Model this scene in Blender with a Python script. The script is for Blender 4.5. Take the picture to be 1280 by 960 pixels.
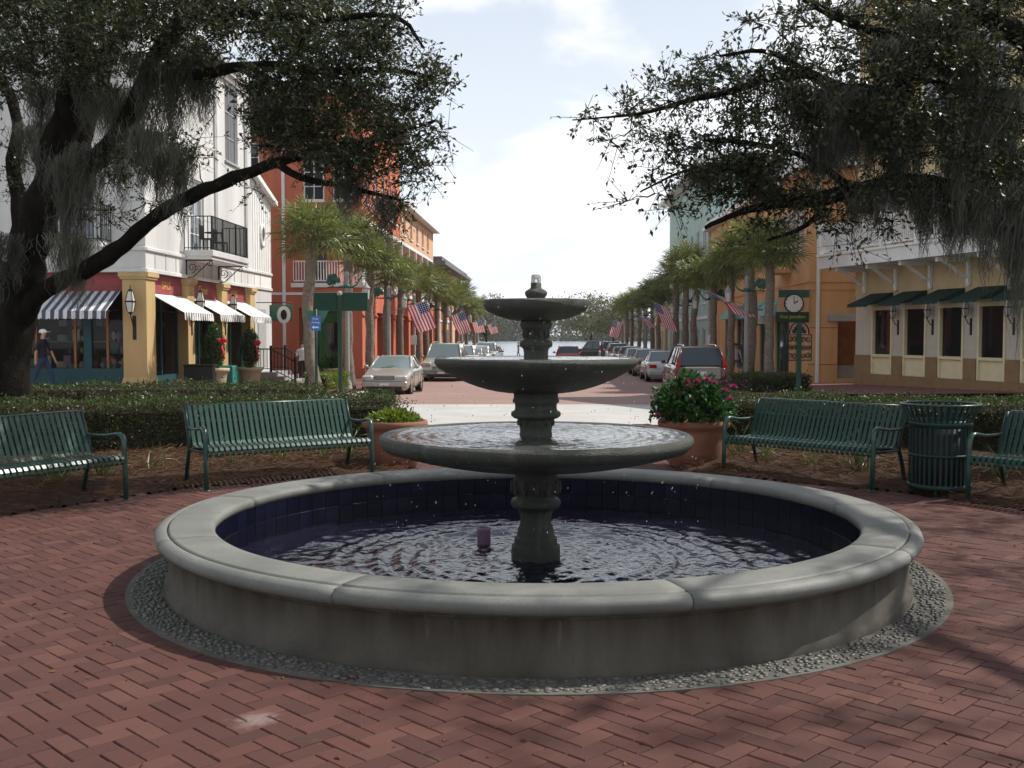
import bpy, bmesh, math, random
import numpy as np
from mathutils import Vector, Matrix, noise
for _o in list(bpy.data.objects):
    bpy.data.objects.remove(_o)
sc = bpy.context.scene
COL = sc.collection
R = random.Random(11)
NR = np.random.default_rng(5)
PI = math.pi
rad = math.radians

# ------------------------------------------------------------------ camera
FPX, EYE, PITCH = 1330.0, 1.65, math.atan(62/1330)
cam = bpy.data.cameras.new('camera'); cam.sensor_width = 36.0; cam.lens = 36*FPX/1280
cam.clip_start = 0.05; cam.clip_end = 6000
cam_o = bpy.data.objects.new('camera', cam); COL.objects.link(cam_o)
cam_o.location = (0, 0, EYE); cam_o.rotation_euler = (PI/2-PITCH, 0, 0)
sc.camera = cam_o
# ------------------------------------------------------------------ light
SUN_AZ, SUN_EL = rad(69), rad(50)           # azimuth from +Y towards +X
sdir = Vector((math.sin(SUN_AZ)*math.cos(SUN_EL), math.cos(SUN_AZ)*math.cos(SUN_EL), math.sin(SUN_EL)))
sl = bpy.data.lights.new('sun', 'SUN'); sl.energy = 5.0; sl.angle = rad(0.55); sl.color = (1.0, 0.95, 0.87)
so = bpy.data.objects.new('sun', sl); COL.objects.link(so)
so.rotation_euler = sdir.to_track_quat('Z', 'Y').to_euler(); so.location = (30, 30, 60)
w = bpy.data.worlds.new('World'); sc.world = w; w.use_nodes = True
nt = w.node_tree; nt.nodes.clear(); N = nt.nodes.new; L = nt.links.new
out = N('ShaderNodeOutputWorld'); bg = N('ShaderNodeBackground'); L(bg.outputs[0], out.inputs[0])
bg.inputs[1].default_value = 0.09
sky = N('ShaderNodeTexSky'); sky.sky_type = 'NISHITA'; sky.sun_disc = False
sky.sun_elevation = SUN_EL; sky.sun_rotation = SUN_AZ; sky.air_density = 1.0; sky.dust_density = 1.5; sky.ozone_density = 1.0
tc = N('ShaderNodeTexCoord'); sx = N('ShaderNodeSeparateXYZ'); L(tc.outputs['Generated'], sx.inputs[0])
def wm(op, a, b=None, c=None):
    n = N('ShaderNodeMath'); n.operation = op
    for i, q in enumerate((a, b, c)):
        if q is None: continue
        if isinstance(q, (int, float)): n.inputs[i].default_value = q
        else: L(q, n.inputs[i])
    return n.outputs[0]
zz = wm('ADD', wm('MAXIMUM', sx.outputs[2], 0.0), 0.38)
cx = N('ShaderNodeCombineXYZ'); L(wm('DIVIDE', sx.outputs[0], zz), cx.inputs[0]); L(wm('DIVIDE', sx.outputs[1], zz), cx.inputs[1])
mp = N('ShaderNodeMapping'); mp.inputs['Location'].default_value = (3.35, 0.8, 0); L(cx.outputs[0], mp.inputs[0])
nz = N('ShaderNodeTexNoise'); nz.inputs['Scale'].default_value = 2.7; nz.inputs['Detail'].default_value = 12; nz.inputs['Roughness'].default_value = 0.5; nz.inputs['Distortion'].default_value = .15
L(mp.outputs[0], nz.inputs['Vector'])
cr = N('ShaderNodeValToRGB'); cr.color_ramp.elements[0].position = 0.44; cr.color_ramp.elements[1].position = 0.54
cr.color_ramp.interpolation = 'EASE'; L(nz.outputs[0], cr.inputs[0])
# pale haze low down, cloud above
el_ = wm('MAXIMUM', sx.outputs[2], 0.0); low = wm('POWER', wm('SUBTRACT', 1.0, el_), 1.7)
pale = wm('ADD', wm('MULTIPLY', low, .95), .12); clo = wm('MULTIPLY', cr.outputs[0], wm('ADD', wm('MULTIPLY', low, .7), .3))
m1 = N('ShaderNodeMix'); m1.data_type = 'RGBA'; L(pale, m1.inputs[0]); L(sky.outputs[0], m1.inputs[6]); m1.inputs[7].default_value = (10.2, 10.9, 11.9, 1)
m2 = N('ShaderNodeMix'); m2.data_type = 'RGBA'; L(clo, m2.inputs[0]); L(m1.outputs[2], m2.inputs[6]); m2.inputs[7].default_value = (12.0, 12.1, 12.3, 1)
L(m2.outputs[2], bg.inputs[0])
sc.view_settings.view_transform = 'Standard'; sc.view_settings.look = 'None'
sc.view_settings.exposure = 0.14; sc.view_settings.gamma = 1.0; sc.view_settings.use_curve_mapping = False
sc.cycles.max_bounces = 8; sc.cycles.transparent_max_bounces = 12
sc.cycles.use_denoising = True

def at(px, py, d):
    v, q = (px-640)/FPX, -(py-480)/FPX
    c, s = math.cos(PITCH), math.sin(PITCH)
    y = c + q*s; z = -s + q*c
    return Vector((v*d/y, d, EYE + z*d/y))

# ------------------------------------------------------------------ materials
def nodes(name):
    m = bpy.data.materials.new(name); m.use_nodes = True
    return m, m.node_tree, m.node_tree.nodes['Principled BSDF']
def mth(t, op, a, b=None, c=None):
    n = t.nodes.new('ShaderNodeMath'); n.operation = op
    for i, q in enumerate((a, b, c)):
        if q is None: continue
        if isinstance(q, (int, float)): n.inputs[i].default_value = q
        else: t.links.new(q, n.inputs[i])
    return n.outputs[0]
def mixc(t, f, a, b):
    n = t.nodes.new('ShaderNodeMix'); n.data_type = 'RGBA'
    for i, q in ((0, f), (6, a), (7, b)):
        if isinstance(q, (int, float)): n.inputs[i].default_value = q
        elif isinstance(q, tuple): n.inputs[i].default_value = (*q, 1)[:4]
        else: t.links.new(q, n.inputs[i])
    return n.outputs[2]
def noi(t, scale, detail=5, rough=.55, vec=None, out=0):
    n = t.nodes.new('ShaderNodeTexNoise'); n.inputs['Scale'].default_value = scale; n.inputs['Detail'].default_value = detail; n.inputs['Roughness'].default_value = rough
    if vec is None:
        c = t.nodes.new('ShaderNodeTexCoord'); vec = c.outputs['Object']
    t.links.new(vec, n.inputs['Vector']); return n.outputs[out]
def ramp(t, f, p0, p1):
    n = t.nodes.new('ShaderNodeMapRange'); n.inputs[1].default_value = p0; n.inputs[2].default_value = p1; n.clamp = True
    t.links.new(f, n.inputs[0]); return n.outputs[0]
def bump(t, b, h, strength=.3, dist=.02):
    n = t.nodes.new('ShaderNodeBump'); n.inputs['Strength'].default_value = strength; n.inputs['Distance'].default_value = dist
    t.links.new(h, n.inputs['Height']); t.links.new(n.outputs[0], b.inputs['Normal'])
def attr(t, name='rnd'):
    n = t.nodes.new('ShaderNodeAttribute'); n.attribute_name = name; return n.outputs['Fac']
def M(name, c, rough=.6, var=.18, scale=3.0, bs=40., bst=.15, bd=.01, metal=0., spec=.28, c2=None, streak=False, coat=0):
    m, t, b = nodes(name)
    if c2 is None: c2 = tuple(x*(1-var) for x in c); c = tuple(min(1, x*(1+var*.6)) for x in c)
    tcn = t.nodes.new('ShaderNodeTexCoord'); vec = tcn.outputs['Object']
    if streak:
        mpn = t.nodes.new('ShaderNodeMapping'); mpn.inputs['Scale'].default_value = (1, 1, .18); t.links.new(vec, mpn.inputs[0]); v2 = mpn.outputs[0]
    else: v2 = vec
    f = ramp(t, noi(t, scale, 6, .6, v2), .3, .7)
    t.links.new(mixc(t, f, c, c2), b.inputs['Base Color'])
    b.inputs['Roughness'].default_value = rough; b.inputs['Metallic'].default_value = metal
    b.inputs['Specular IOR Level'].default_value = spec; b.inputs['Coat Weight'].default_value = coat
    if bst: bump(t, b, noi(t, bs, 4, .6, vec), bst, bd)
    return m
def leafmat(name, c, c2, rough=.4, trans=.25, spec=.4):
    m, t, b = nodes(name)
    f = attr(t); colr = mixc(t, f, c, c2)
    t.links.new(colr, b.inputs['Base Color']); b.inputs['Roughness'].default_value = rough; b.inputs['Specular IOR Level'].default_value = spec
    tr = t.nodes.new('ShaderNodeBsdfTranslucent')
    hs = t.nodes.new('ShaderNodeHueSaturation'); hs.inputs['Value'].default_value = 1.5; hs.inputs['Saturation'].default_value = 1.15
    t.links.new(colr, hs.inputs['Color']); t.links.new(hs.outputs[0], tr.inputs[0])
    mx = t.nodes.new('ShaderNodeMixShader'); mx.inputs[0].default_value = trans
    t.links.new(b.outputs[0], mx.inputs[1]); t.links.new(tr.outputs[0], mx.inputs[2])
    t.links.new(mx.outputs[0], t.nodes['Material Output'].inputs[0]); return m
def stripes(name, c1, c2, axis, period, duty=.5, rough=.8):
    m, t, b = nodes(name)
    c = t.nodes.new('ShaderNodeTexCoord'); s = t.nodes.new('ShaderNodeSeparateXYZ'); t.links.new(c.outputs['Object'], s.inputs[0])
    fr = mth(t, 'FRACT', mth(t, 'DIVIDE', mth(t, 'ADD', s.outputs[axis], 100), period))
    k = mth(t, 'LESS_THAN', fr, duty)
    col = mixc(t, k, c1, c2); g = ramp(t, noi(t, 4, 5), .2, .8)
    t.links.new(mixc(t, mth(t, 'MULTIPLY', g, .2), col, (.25, .24, .22)), b.inputs['Base Color']); b.inputs['Roughness'].default_value = rough
    return m
def glassmat(name, tint=(.02, .025, .03), rough=.03, see=0.0):
    m, t, b = nodes(name)
    b.inputs['Base Color'].default_value = (*tint, 1); b.inputs['Roughness'].default_value = rough; b.inputs['Specular IOR Level'].default_value = .7
    if see:
        tr = t.nodes.new('ShaderNodeBsdfTransparent'); mx = t.nodes.new('ShaderNodeMixShader')
        lw = t.nodes.new('ShaderNodeLayerWeight'); lw.inputs[0].default_value = .35
        t.links.new(mth(t, 'ADD', mth(t, 'MULTIPLY', lw.outputs[0], .8), 1-see), mx.inputs[0])
        t.links.new(tr.outputs[0], mx.inputs[1]); t.links.new(b.outputs[0], mx.inputs[2])
        t.links.new(mx.outputs[0], t.nodes['Material Output'].inputs[0])
    return m

def brickmat(name, single):
    m, t, b = nodes(name)
    if single: f = t.nodes.new('ShaderNodeObjectInfo').outputs['Random']
    else: f = attr(t)
    g = t.nodes.new('ShaderNodeNewGeometry').outputs['Position']
    c = mixc(t, f, (.090, .036, .028), (.057, .025, .021))
    f2 = mth(t, 'FRACT', mth(t, 'MULTIPLY', f, 7.31))
    c = mixc(t, mth(t, 'MULTIPLY', ramp(t, f2, .72, 1.0), .7), c, (.128, .058, .044))
    big = ramp(t, noi(t, .55, 4, .6, g), .35, .7)
    c = mixc(t, mth(t, 'MULTIPLY', big, .35), c, (.075, .030, .028))
    sp = ramp(t, noi(t, 150, 3, .7, g), .58, .75)
    c = mixc(t, mth(t, 'MULTIPLY', sp, .35), c, (.24, .13, .10))
    du = ramp(t, noi(t, 2.3, 6, .65, g), .62, .8)
    c = mixc(t, mth(t, 'MULTIPLY', du, .3), c, (.22, .15, .12))
    vd = t.nodes.new('ShaderNodeVectorMath'); vd.operation = 'DISTANCE'; t.links.new(g, vd.inputs[0]); vd.inputs[1].default_value = (-1.10, 4.49, 0)   # chalky spill
    ch = mth(t, 'MULTIPLY', ramp(t, mth(t, 'ADD', vd.outputs['Value'], mth(t, 'MULTIPLY', noi(t, 14, 5, .7, g), .26)), .24, .10), .42)
    c = mixc(t, ch, c, (.42, .38, .36))
    t.links.new(c, b.inputs['Base Color']); b.inputs['Roughness'].default_value = .82; b.inputs['Specular IOR Level'].default_value = .25
    bump(t, b, noi(t, 220, 4, .7, g), .35, .004)
    return m

def concmat(name, c, stain, rough=.75, dark=.5, streak=True, sp=.25, bst=.35, spk=0, drips=False):
    m, t, b = nodes(name)
    tcn = t.nodes.new('ShaderNodeTexCoord'); v = tcn.outputs['Object']
    mpn = t.nodes.new('ShaderNodeMapping'); mpn.inputs['Scale'].default_value = (1, 1, .22 if streak else 1); t.links.new(v, mpn.inputs[0])
    f1 = ramp(t, noi(t, 2.2, 8, .65, mpn.outputs[0]), .38, .68)
    f2 = ramp(t, noi(t, .9, 4, .6, v), .35, .7)
    f3 = ramp(t, noi(t, 70, 4, .7, v), .35, .75)
    k = mixc(t, mth(t, 'MULTIPLY', f1, dark), c, stain)
    k = mixc(t, mth(t, 'MULTIPLY', f2, .35), k, tuple(x*.62 for x in c))
    k = mixc(t, mth(t, 'MULTIPLY', f3, .5), k, tuple(x*.5 for x in c))
    t.links.new(k, b.inputs['Base Color']); b.inputs['Roughness'].default_value = rough; b.inputs['Specular IOR Level'].default_value = sp
    if drips:                             # rust and lime runs below the coping, damp foot
        mp2 = t.nodes.new('ShaderNodeMapping'); mp2.inputs['Scale'].default_value = (5, 5, .5); t.links.new(v, mp2.inputs[0])
        sz = t.nodes.new('ShaderNodeSeparateXYZ'); t.links.new(v, sz.inputs[0])
        run = mth(t, 'MULTIPLY', ramp(t, noi(t, 1.6, 5, .6, mp2.outputs[0]), .42, .62), ramp(t, sz.outputs[2], .10, .31))
        k = mixc(t, mth(t, 'MULTIPLY', run, .75), k, (.030, .021, .013))
        lime = mth(t, 'MULTIPLY', ramp(t, noi(t, 3.1, 6, .65, mp2.outputs[0]), .60, .74), ramp(t, sz.outputs[2], .02, .22))
        k = mixc(t, mth(t, 'MULTIPLY', lime, .6), k, (.21, .20, .175))
        damp = mth(t, 'MULTIPLY', ramp(t, noi(t, 2.6, 4, .6, v), .45, .7), ramp(t, sz.outputs[2], .16, .02)); k = mixc(t, mth(t, 'MULTIPLY', damp, .6), k, (.035, .033, .026))
        t.links.new(k, b.inputs['Base Color'])
    if spk:                               # lime runs and algae on the wet stone
        mp3 = t.nodes.new('ShaderNodeMapping'); mp3.inputs['Scale'].default_value = (9, 9, 1.1); t.links.new(v, mp3.inputs[0])
        k = mixc(t, mth(t, 'MULTIPLY', ramp(t, noi(t, 1.3, 6, .65, mp3.outputs[0]), .54, .72), .55), k, (.13, .132, .115))
        k = mixc(t, mth(t, 'MULTIPLY', ramp(t, noi(t, 3.3, 5, .6, v), .52, .7), .5), k, (.022, .034, .012)); t.links.new(k, b.inputs['Base Color'])
    if spk: k = mixc(t, mth(t, 'MULTIPLY', ramp(t, noi(t, 130, 2, .8, v), .60, .70), spk), k, (.22, .22, .19)); t.links.new(k, b.inputs['Base Color'])
    bump(t, b, noi(t, 55 if spk else 90, 6, .75, v), bst, .02 if spk else .006)
    return m

MAT = {}
def mats():
    A = MAT
    A['brick1'] = brickmat('brick_paver_single', True); A['brick2'] = brickmat('brick_paver_field', False)
    A['joint'] = M('sand_joint', (.045, .028, .022), .95, .3, 12, 200, .4)
    A['cope'] = concmat('weathered_coping', (.205, .21, .188), (.09, .095, .085), .60, .8, False, .35)
    A['poolwall'] = concmat('weathered_pool_wall', (.120, .110, .090), (.042, .033, .023), .85, .85, bst=.7, drips=True)
    A['pebble'] = M('pebble', (.13, .125, .11), .45, .5, 30, 80, .1)
    A['pebmortar'] = M('pebble_mortar', (.115, .11, .092), .9, .35, 5, 150, .5)
    A['tile'] = M('blue_tile', (.003, .0035, .013), .3, .45, 9, 60, .03, .004, spec=.22)
    A['tile2'] = M('blue_tile_pale', (.005, .006, .019), .3, .45, 9, 60, .03, .004, spec=.22)
    A['grout'] = M('tile_grout', (.006, .006, .014), .8)
    A['stone'] = concmat('wet_dark_stone', (.062, .064, .050), (.020, .026, .014), .42, .85, True, .45, .9, .35)
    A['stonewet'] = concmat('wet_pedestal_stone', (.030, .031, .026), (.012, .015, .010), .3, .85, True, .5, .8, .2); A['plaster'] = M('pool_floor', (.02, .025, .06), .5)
    A['soil'] = M('soil', (.035, .024, .017), .95, .4, 8, 80, .6, .03)
    A['mulch'] = M('mulch', (.060, .030, .016), .95, .5, 20, 90, .8, .03)
    A['straw'] = leafmat('pine_straw', (.15, .072, .032), (.055, .026, .012), .8, .05, .2)
    A['liri'] = leafmat('grassy_leaf', (.05, .075, .02), (.16, .17, .07), .45, .2)
    A['oakleaf'] = leafmat('oak_leaf', (.018, .028, .010), (.068, .075, .030), .38, .24, .4)
    A['hedgeleaf'] = leafmat('hedge_leaf', (.022, .036, .010), (.085, .105, .035), .45, .2, .3)
    A['potleaf'] = leafmat('pot_leaf', (.09, .14, .02), (.17, .21, .045), .4, .3)
    A['flowerleaf'] = leafmat('flower_shrub_leaf', (.022, .06, .018), (.045, .11, .028), .35, .2)
    A['bloom'] = leafmat('magenta_bloom', (.30, .03, .12), (.42, .10, .20), .6, .3)
    A['moss'] = leafmat('spanish_moss', (.088, .090, .075), (.15, .15, .125), .95, .25, .05)
    A['bark'] = M('oak_bark', (.022, .019, .015), .95, .45, 9, 28, 1.0, .06, streak=True, spec=.05)
    A['palmbark'] = M('palm_bark', (.21, .175, .14), .95, .4, 9, 30, .9, .04)
    A['palmleaf'] = leafmat('palm_frond', (.070, .098, .028), (.185, .20, .068), .4, .3)
    A['palmdead'] = leafmat('palm_boot', (.20, .14, .06), (.14, .09, .045), .8, .1)
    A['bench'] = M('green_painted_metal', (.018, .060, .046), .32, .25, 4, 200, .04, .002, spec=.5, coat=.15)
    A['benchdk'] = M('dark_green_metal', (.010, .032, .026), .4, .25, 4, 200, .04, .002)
    A['terra'] = M('terracotta', (.23, .10, .062), .8, .3, 3, 60, .2)
    A['blackiron'] = M('black_iron', (.012, .012, .012), .45, .3)
    A['white'] = M('white_paint', (.72, .72, .70), .6, .1, 2)
    A['stucco'] = M('white_stucco', (.57, .565, .55), .85, .20, .8, 90, .35, .008, streak=True)
    A['trim'] = M('grey_trim', (.36, .36, .36), .7, .12)
    A['yellow'] = M('ochre_stucco', (.47, .335, .16), .85, .22, 1.2, 90, .35, .008, streak=True)
    A['maroon'] = M('maroon_panel', (.27, .06, .065), .7, .2)
    A['gold'] = M('gold_letter', (.55, .35, .10), .4, .1)
    A['teal'] = M('teal_paint', (.02, .075, .085), .5, .2)
    A['tealshop'] = M('green_shop_paint', (.03, .20, .16), .5, .2)
    A['wood'] = M('warm_wood', (.30, .14, .05), .6, .3)
    A['interior'] = M('shop_interior', (.05, .04, .035), .9, .5)
    A['glass'] = glassmat('window_glass'); A['shopglass'] = glassmat('shop_glass', (.02, .02, .02), .02, .88)
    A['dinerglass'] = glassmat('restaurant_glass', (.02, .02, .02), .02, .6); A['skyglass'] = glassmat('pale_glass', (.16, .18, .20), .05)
    A['aw_navy'] = stripes('navy_white_canvas', (.62, .63, .65), (.045, .055, .09), 0, .25, .5)
    A['aw_white'] = stripes('white_grey_canvas', (.74, .74, .70), (.66, .66, .62), 1, .22, .5)
    A['aw_val'] = stripes('black_white_valance', (.72, .72, .70), (.07, .075, .08), 1, .22, .42)
    A['aw_red'] = stripes('red_white_canvas', (.72, .70, .68), (.55, .03, .04), 1, .30, .5)
    A['aw_green'] = M('dark_green_canvas', (.012, .035, .026), .85, .2)
    A['aw_teal'] = M('teal_canvas', (.22, .42, .42), .8, .15)
    A['red'] = M('red_stucco', (.50, .15, .085), .85, .24, .9, 90, .3, .008, streak=True)
    A['orange'] = M('orange_stucco', (.62, .35, .17), .85, .22, .9, 90, .3, .008, streak=True)
    A['peach'] = M('peach_stucco', (.62, .36, .22), .85, .12, .9, 90, .3, .008)
    A['tealwall'] = M('teal_stucco', (.36, .50, .46), .85, .12, .9, 90, .3, .008)
    A['cream'] = M('cream_stucco', (.50, .40, .23), .85, .2, .9, 90, .3, .008)
    A['creampier'] = M('pale_pier', (.50, .45, .38), .85, .1)
    A['brown'] = M('brown_plinth', (.25, .16, .085), .85, .15)
    A['panel'] = M('pale_yellow_panel', (.68, .60, .38), .7, .1)
    A['greendoor'] = M('green_door', (.05, .16, .05), .5, .2)
    A['roofgrey'] = M('grey_roof', (.16, .16, .17), .8, .2)
    A['concrete'] = M('pale_concrete', (.41, .40, .38), .85, .14, .7, 60, .2)
    A['greyconc'] = M('grey_concrete', (.30, .29, .28), .85, .2, 2, 60, .2)
    A['urn'] = M('sandstone_urn', (.42, .34, .22), .8, .2)
    A['lamppost'] = M('grey_lamp_post', (.30, .29, .27), .7, .15)
    A['frost'] = M('frosted_glass', (.55, .55, .52), .25, .1)
    A['verdi'] = M('verdigris_metal', (.035, .11, .085), .5, .3)
    A['signgreen'] = M('sign_green', (.012, .048, .030), .45, .2)
    A['signback'] = M('sign_back_green', (.055, .16, .115), .45, .15)
    A['signblue'] = M('sign_blue', (.06, .14, .45), .5, .1)
    A['yellowtxt'] = M('yellow_lettering', (.55, .50, .08), .5)
    A['red2'] = M('red_ribbon', (.55, .02, .04), .5)
    A['grass'] = M('grass_ground', (.055, .075, .025), .95, .3, .2, 20, .4)
    A['purple'] = M('purple_plastic', (.30, .18, .27), .5, .25)
    A['tyre'] = M('tyre_rubber', (.018, .018, .018), .85, .2)
    A['rim'] = M('alloy_rim', (.45, .45, .46), .35, .1, metal=.7)
    A['carglass'] = glassmat('car_glass', (.03, .04, .045), .04)
    A['carglassL'] = glassmat('car_glass_pale', (.14, .18, .19), .05)
    A['lampglass'] = M('headlamp_glass', (.55, .56, .55), .15, .1)
    A['lampred'] = M('tail_lamp_red', (.30, .015, .012), .2, .1)
    A['plate'] = M('plate_white', (.62, .66, .64), .5, .1)
    A['black'] = M('black_plastic', (.02, .02, .02), .6, .2)
    A['skin'] = M('skin', (.42, .24, .16), .6, .1)
    A['hair'] = M('dark_hair', (.03, .02, .015), .7)
    # pebble per-piece colour
    m, t, b = nodes('river_pebble'); f = t.nodes.new('ShaderNodeObjectInfo').outputs['Random']
    t.links.new(mixc(t, f, (.045, .045, .041), (.125, .118, .10)), b.inputs['Base Color']); b.inputs['Roughness'].default_value = .5; A['peb1'] = m
    m, t, b = nodes('river_pebble_field'); t.links.new(mixc(t, attr(t), (.045, .045, .041), (.125, .118, .10)), b.inputs['Base Color']); b.inputs['Roughness'].default_value = .5; A['peb2'] = m
    # water
    def water(name, c, bs, bst, rough=.015):
        m, t, b = nodes(name); b.inputs['Base Color'].default_value = (*c, 1); b.inputs['Roughness'].default_value = rough
        b.inputs['IOR'].default_value = 1.4; b.inputs['Specular IOR Level'].default_value = .9
        bump(t, b, noi(t, bs, 3, .55), bst, .02); return m
    A['poolwater'] = water('pool_water', (.008, .008, .019), 14, .45)
    A['bowlwater'] = water('bowl_water', (.07, .072, .065), 22, .4)
    m = water('lake_water', (.20, .23, .27), .5, .12, .22); A['lake'] = m
    m, t, b = nodes('clear_water'); b.inputs['Base Color'].default_value = (.9, .93, .95, 1); b.inputs['Roughness'].default_value = .05; b.inputs['Transmission Weight'].default_value = .75; b.inputs['IOR'].default_value = 1.33; A['spray'] = m
    # brick road: procedural far-off pavers
    m, t, b = nodes('brick_road'); g = t.nodes.new('ShaderNodeNewGeometry').outputs['Position']
    bt = t.nodes.new('ShaderNodeTexBrick'); bt.inputs['Scale'].default_value = 1; bt.inputs['Brick Width'].default_value = .2; bt.inputs['Row Height'].default_value = .1; bt.inputs['Mortar Size'].default_value = .004
    bt.inputs['Color1'].default_value = (.27, .165, .14, 1); bt.inputs['Color2'].default_value = (.21, .12, .10, 1); bt.inputs['Mortar'].default_value = (.13, .09, .08, 1)
    t.links.new(g, bt.inputs['Vector'])
    t.links.new(mixc(t, mth(t, 'MULTIPLY', ramp(t, noi(t, .35, 6, .6, g), .35, .7), .45), bt.outputs[0], (.30, .22, .19)), b.inputs['Base Color']); b.inputs['Roughness'].default_value = .85; A['road'] = m
    m, t, b = nodes('brick_walk'); g = t.nodes.new('ShaderNodeNewGeometry').outputs['Position']
    bt = t.nodes.new('ShaderNodeTexBrick'); bt.inputs['Scale'].default_value = 1; bt.inputs['Brick Width'].default_value = .2; bt.inputs['Row Height'].default_value = .1; bt.inputs['Mortar Size'].default_value = .004
    bt.inputs['Color1'].default_value = (.17, .06, .05, 1); bt.inputs['Color2'].default_value = (.13, .045, .04, 1); bt.inputs['Mortar'].default_value = (.07, .04, .035, 1)
    t.links.new(g, bt.inputs['Vector']); t.links.new(bt.outputs[0], b.inputs['Base Color']); b.inputs['Roughness'].default_value = .85; A['walk'] = m
    # flag
    m, t, b = nodes('flag_cloth'); u = t.nodes.new('ShaderNodeUVMap'); s = t.nodes.new('ShaderNodeSeparateXYZ'); t.links.new(u.outputs[0], s.inputs[0])
    U, V = s.outputs[0], s.outputs[1]
    st = mth(t, 'MODULO', mth(t, 'FLOOR', mth(t, 'MULTIPLY', V, 13)), 2)
    col = mixc(t, mth(t, 'GREATER_THAN', st, .5), (.50, .03, .05), (.72, .70, .70))
    can = mth(t, 'MULTIPLY', mth(t, 'LESS_THAN', U, .4), mth(t, 'GREATER_THAN', V, 6/13))
    fu = mth(t, 'SUBTRACT', mth(t, 'FRACT', mth(t, 'MULTIPLY', U, 6/.4)), .5)
    fv = mth(t, 'SUBTRACT', mth(t, 'FRACT', mth(t, 'MULTIPLY', mth(t, 'SUBTRACT', V, 6/13), 5*13/7)), .5)
    star = mth(t, 'LESS_THAN', mth(t, 'ADD', mth(t, 'MULTIPLY', fu, fu), mth(t, 'MULTIPLY', fv, fv)), .055)
    col = mixc(t, can, col, mixc(t, star, (.03, .035, .14), (.7, .7, .7)))
    t.links.new(col, b.inputs['Base Color']); b.inputs['Roughness'].default_value = .8
    tr = t.nodes.new('ShaderNodeBsdfTranslucent'); t.links.new(col, tr.inputs[0]); mx = t.nodes.new('ShaderNodeMixShader'); mx.inputs[0].default_value = .35
    t.links.new(b.outputs[0], mx.inputs[1]); t.links.new(tr.outputs[0], mx.inputs[2]); t.links.new(mx.outputs[0], t.nodes['Material Output'].inputs[0]); A['flag'] = m
mats()
def paint(name, c, metal=.35):
    m = M(name, c, .3, .06, 1.5, 300, .0, metal=metal, coat=.6); return m

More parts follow.
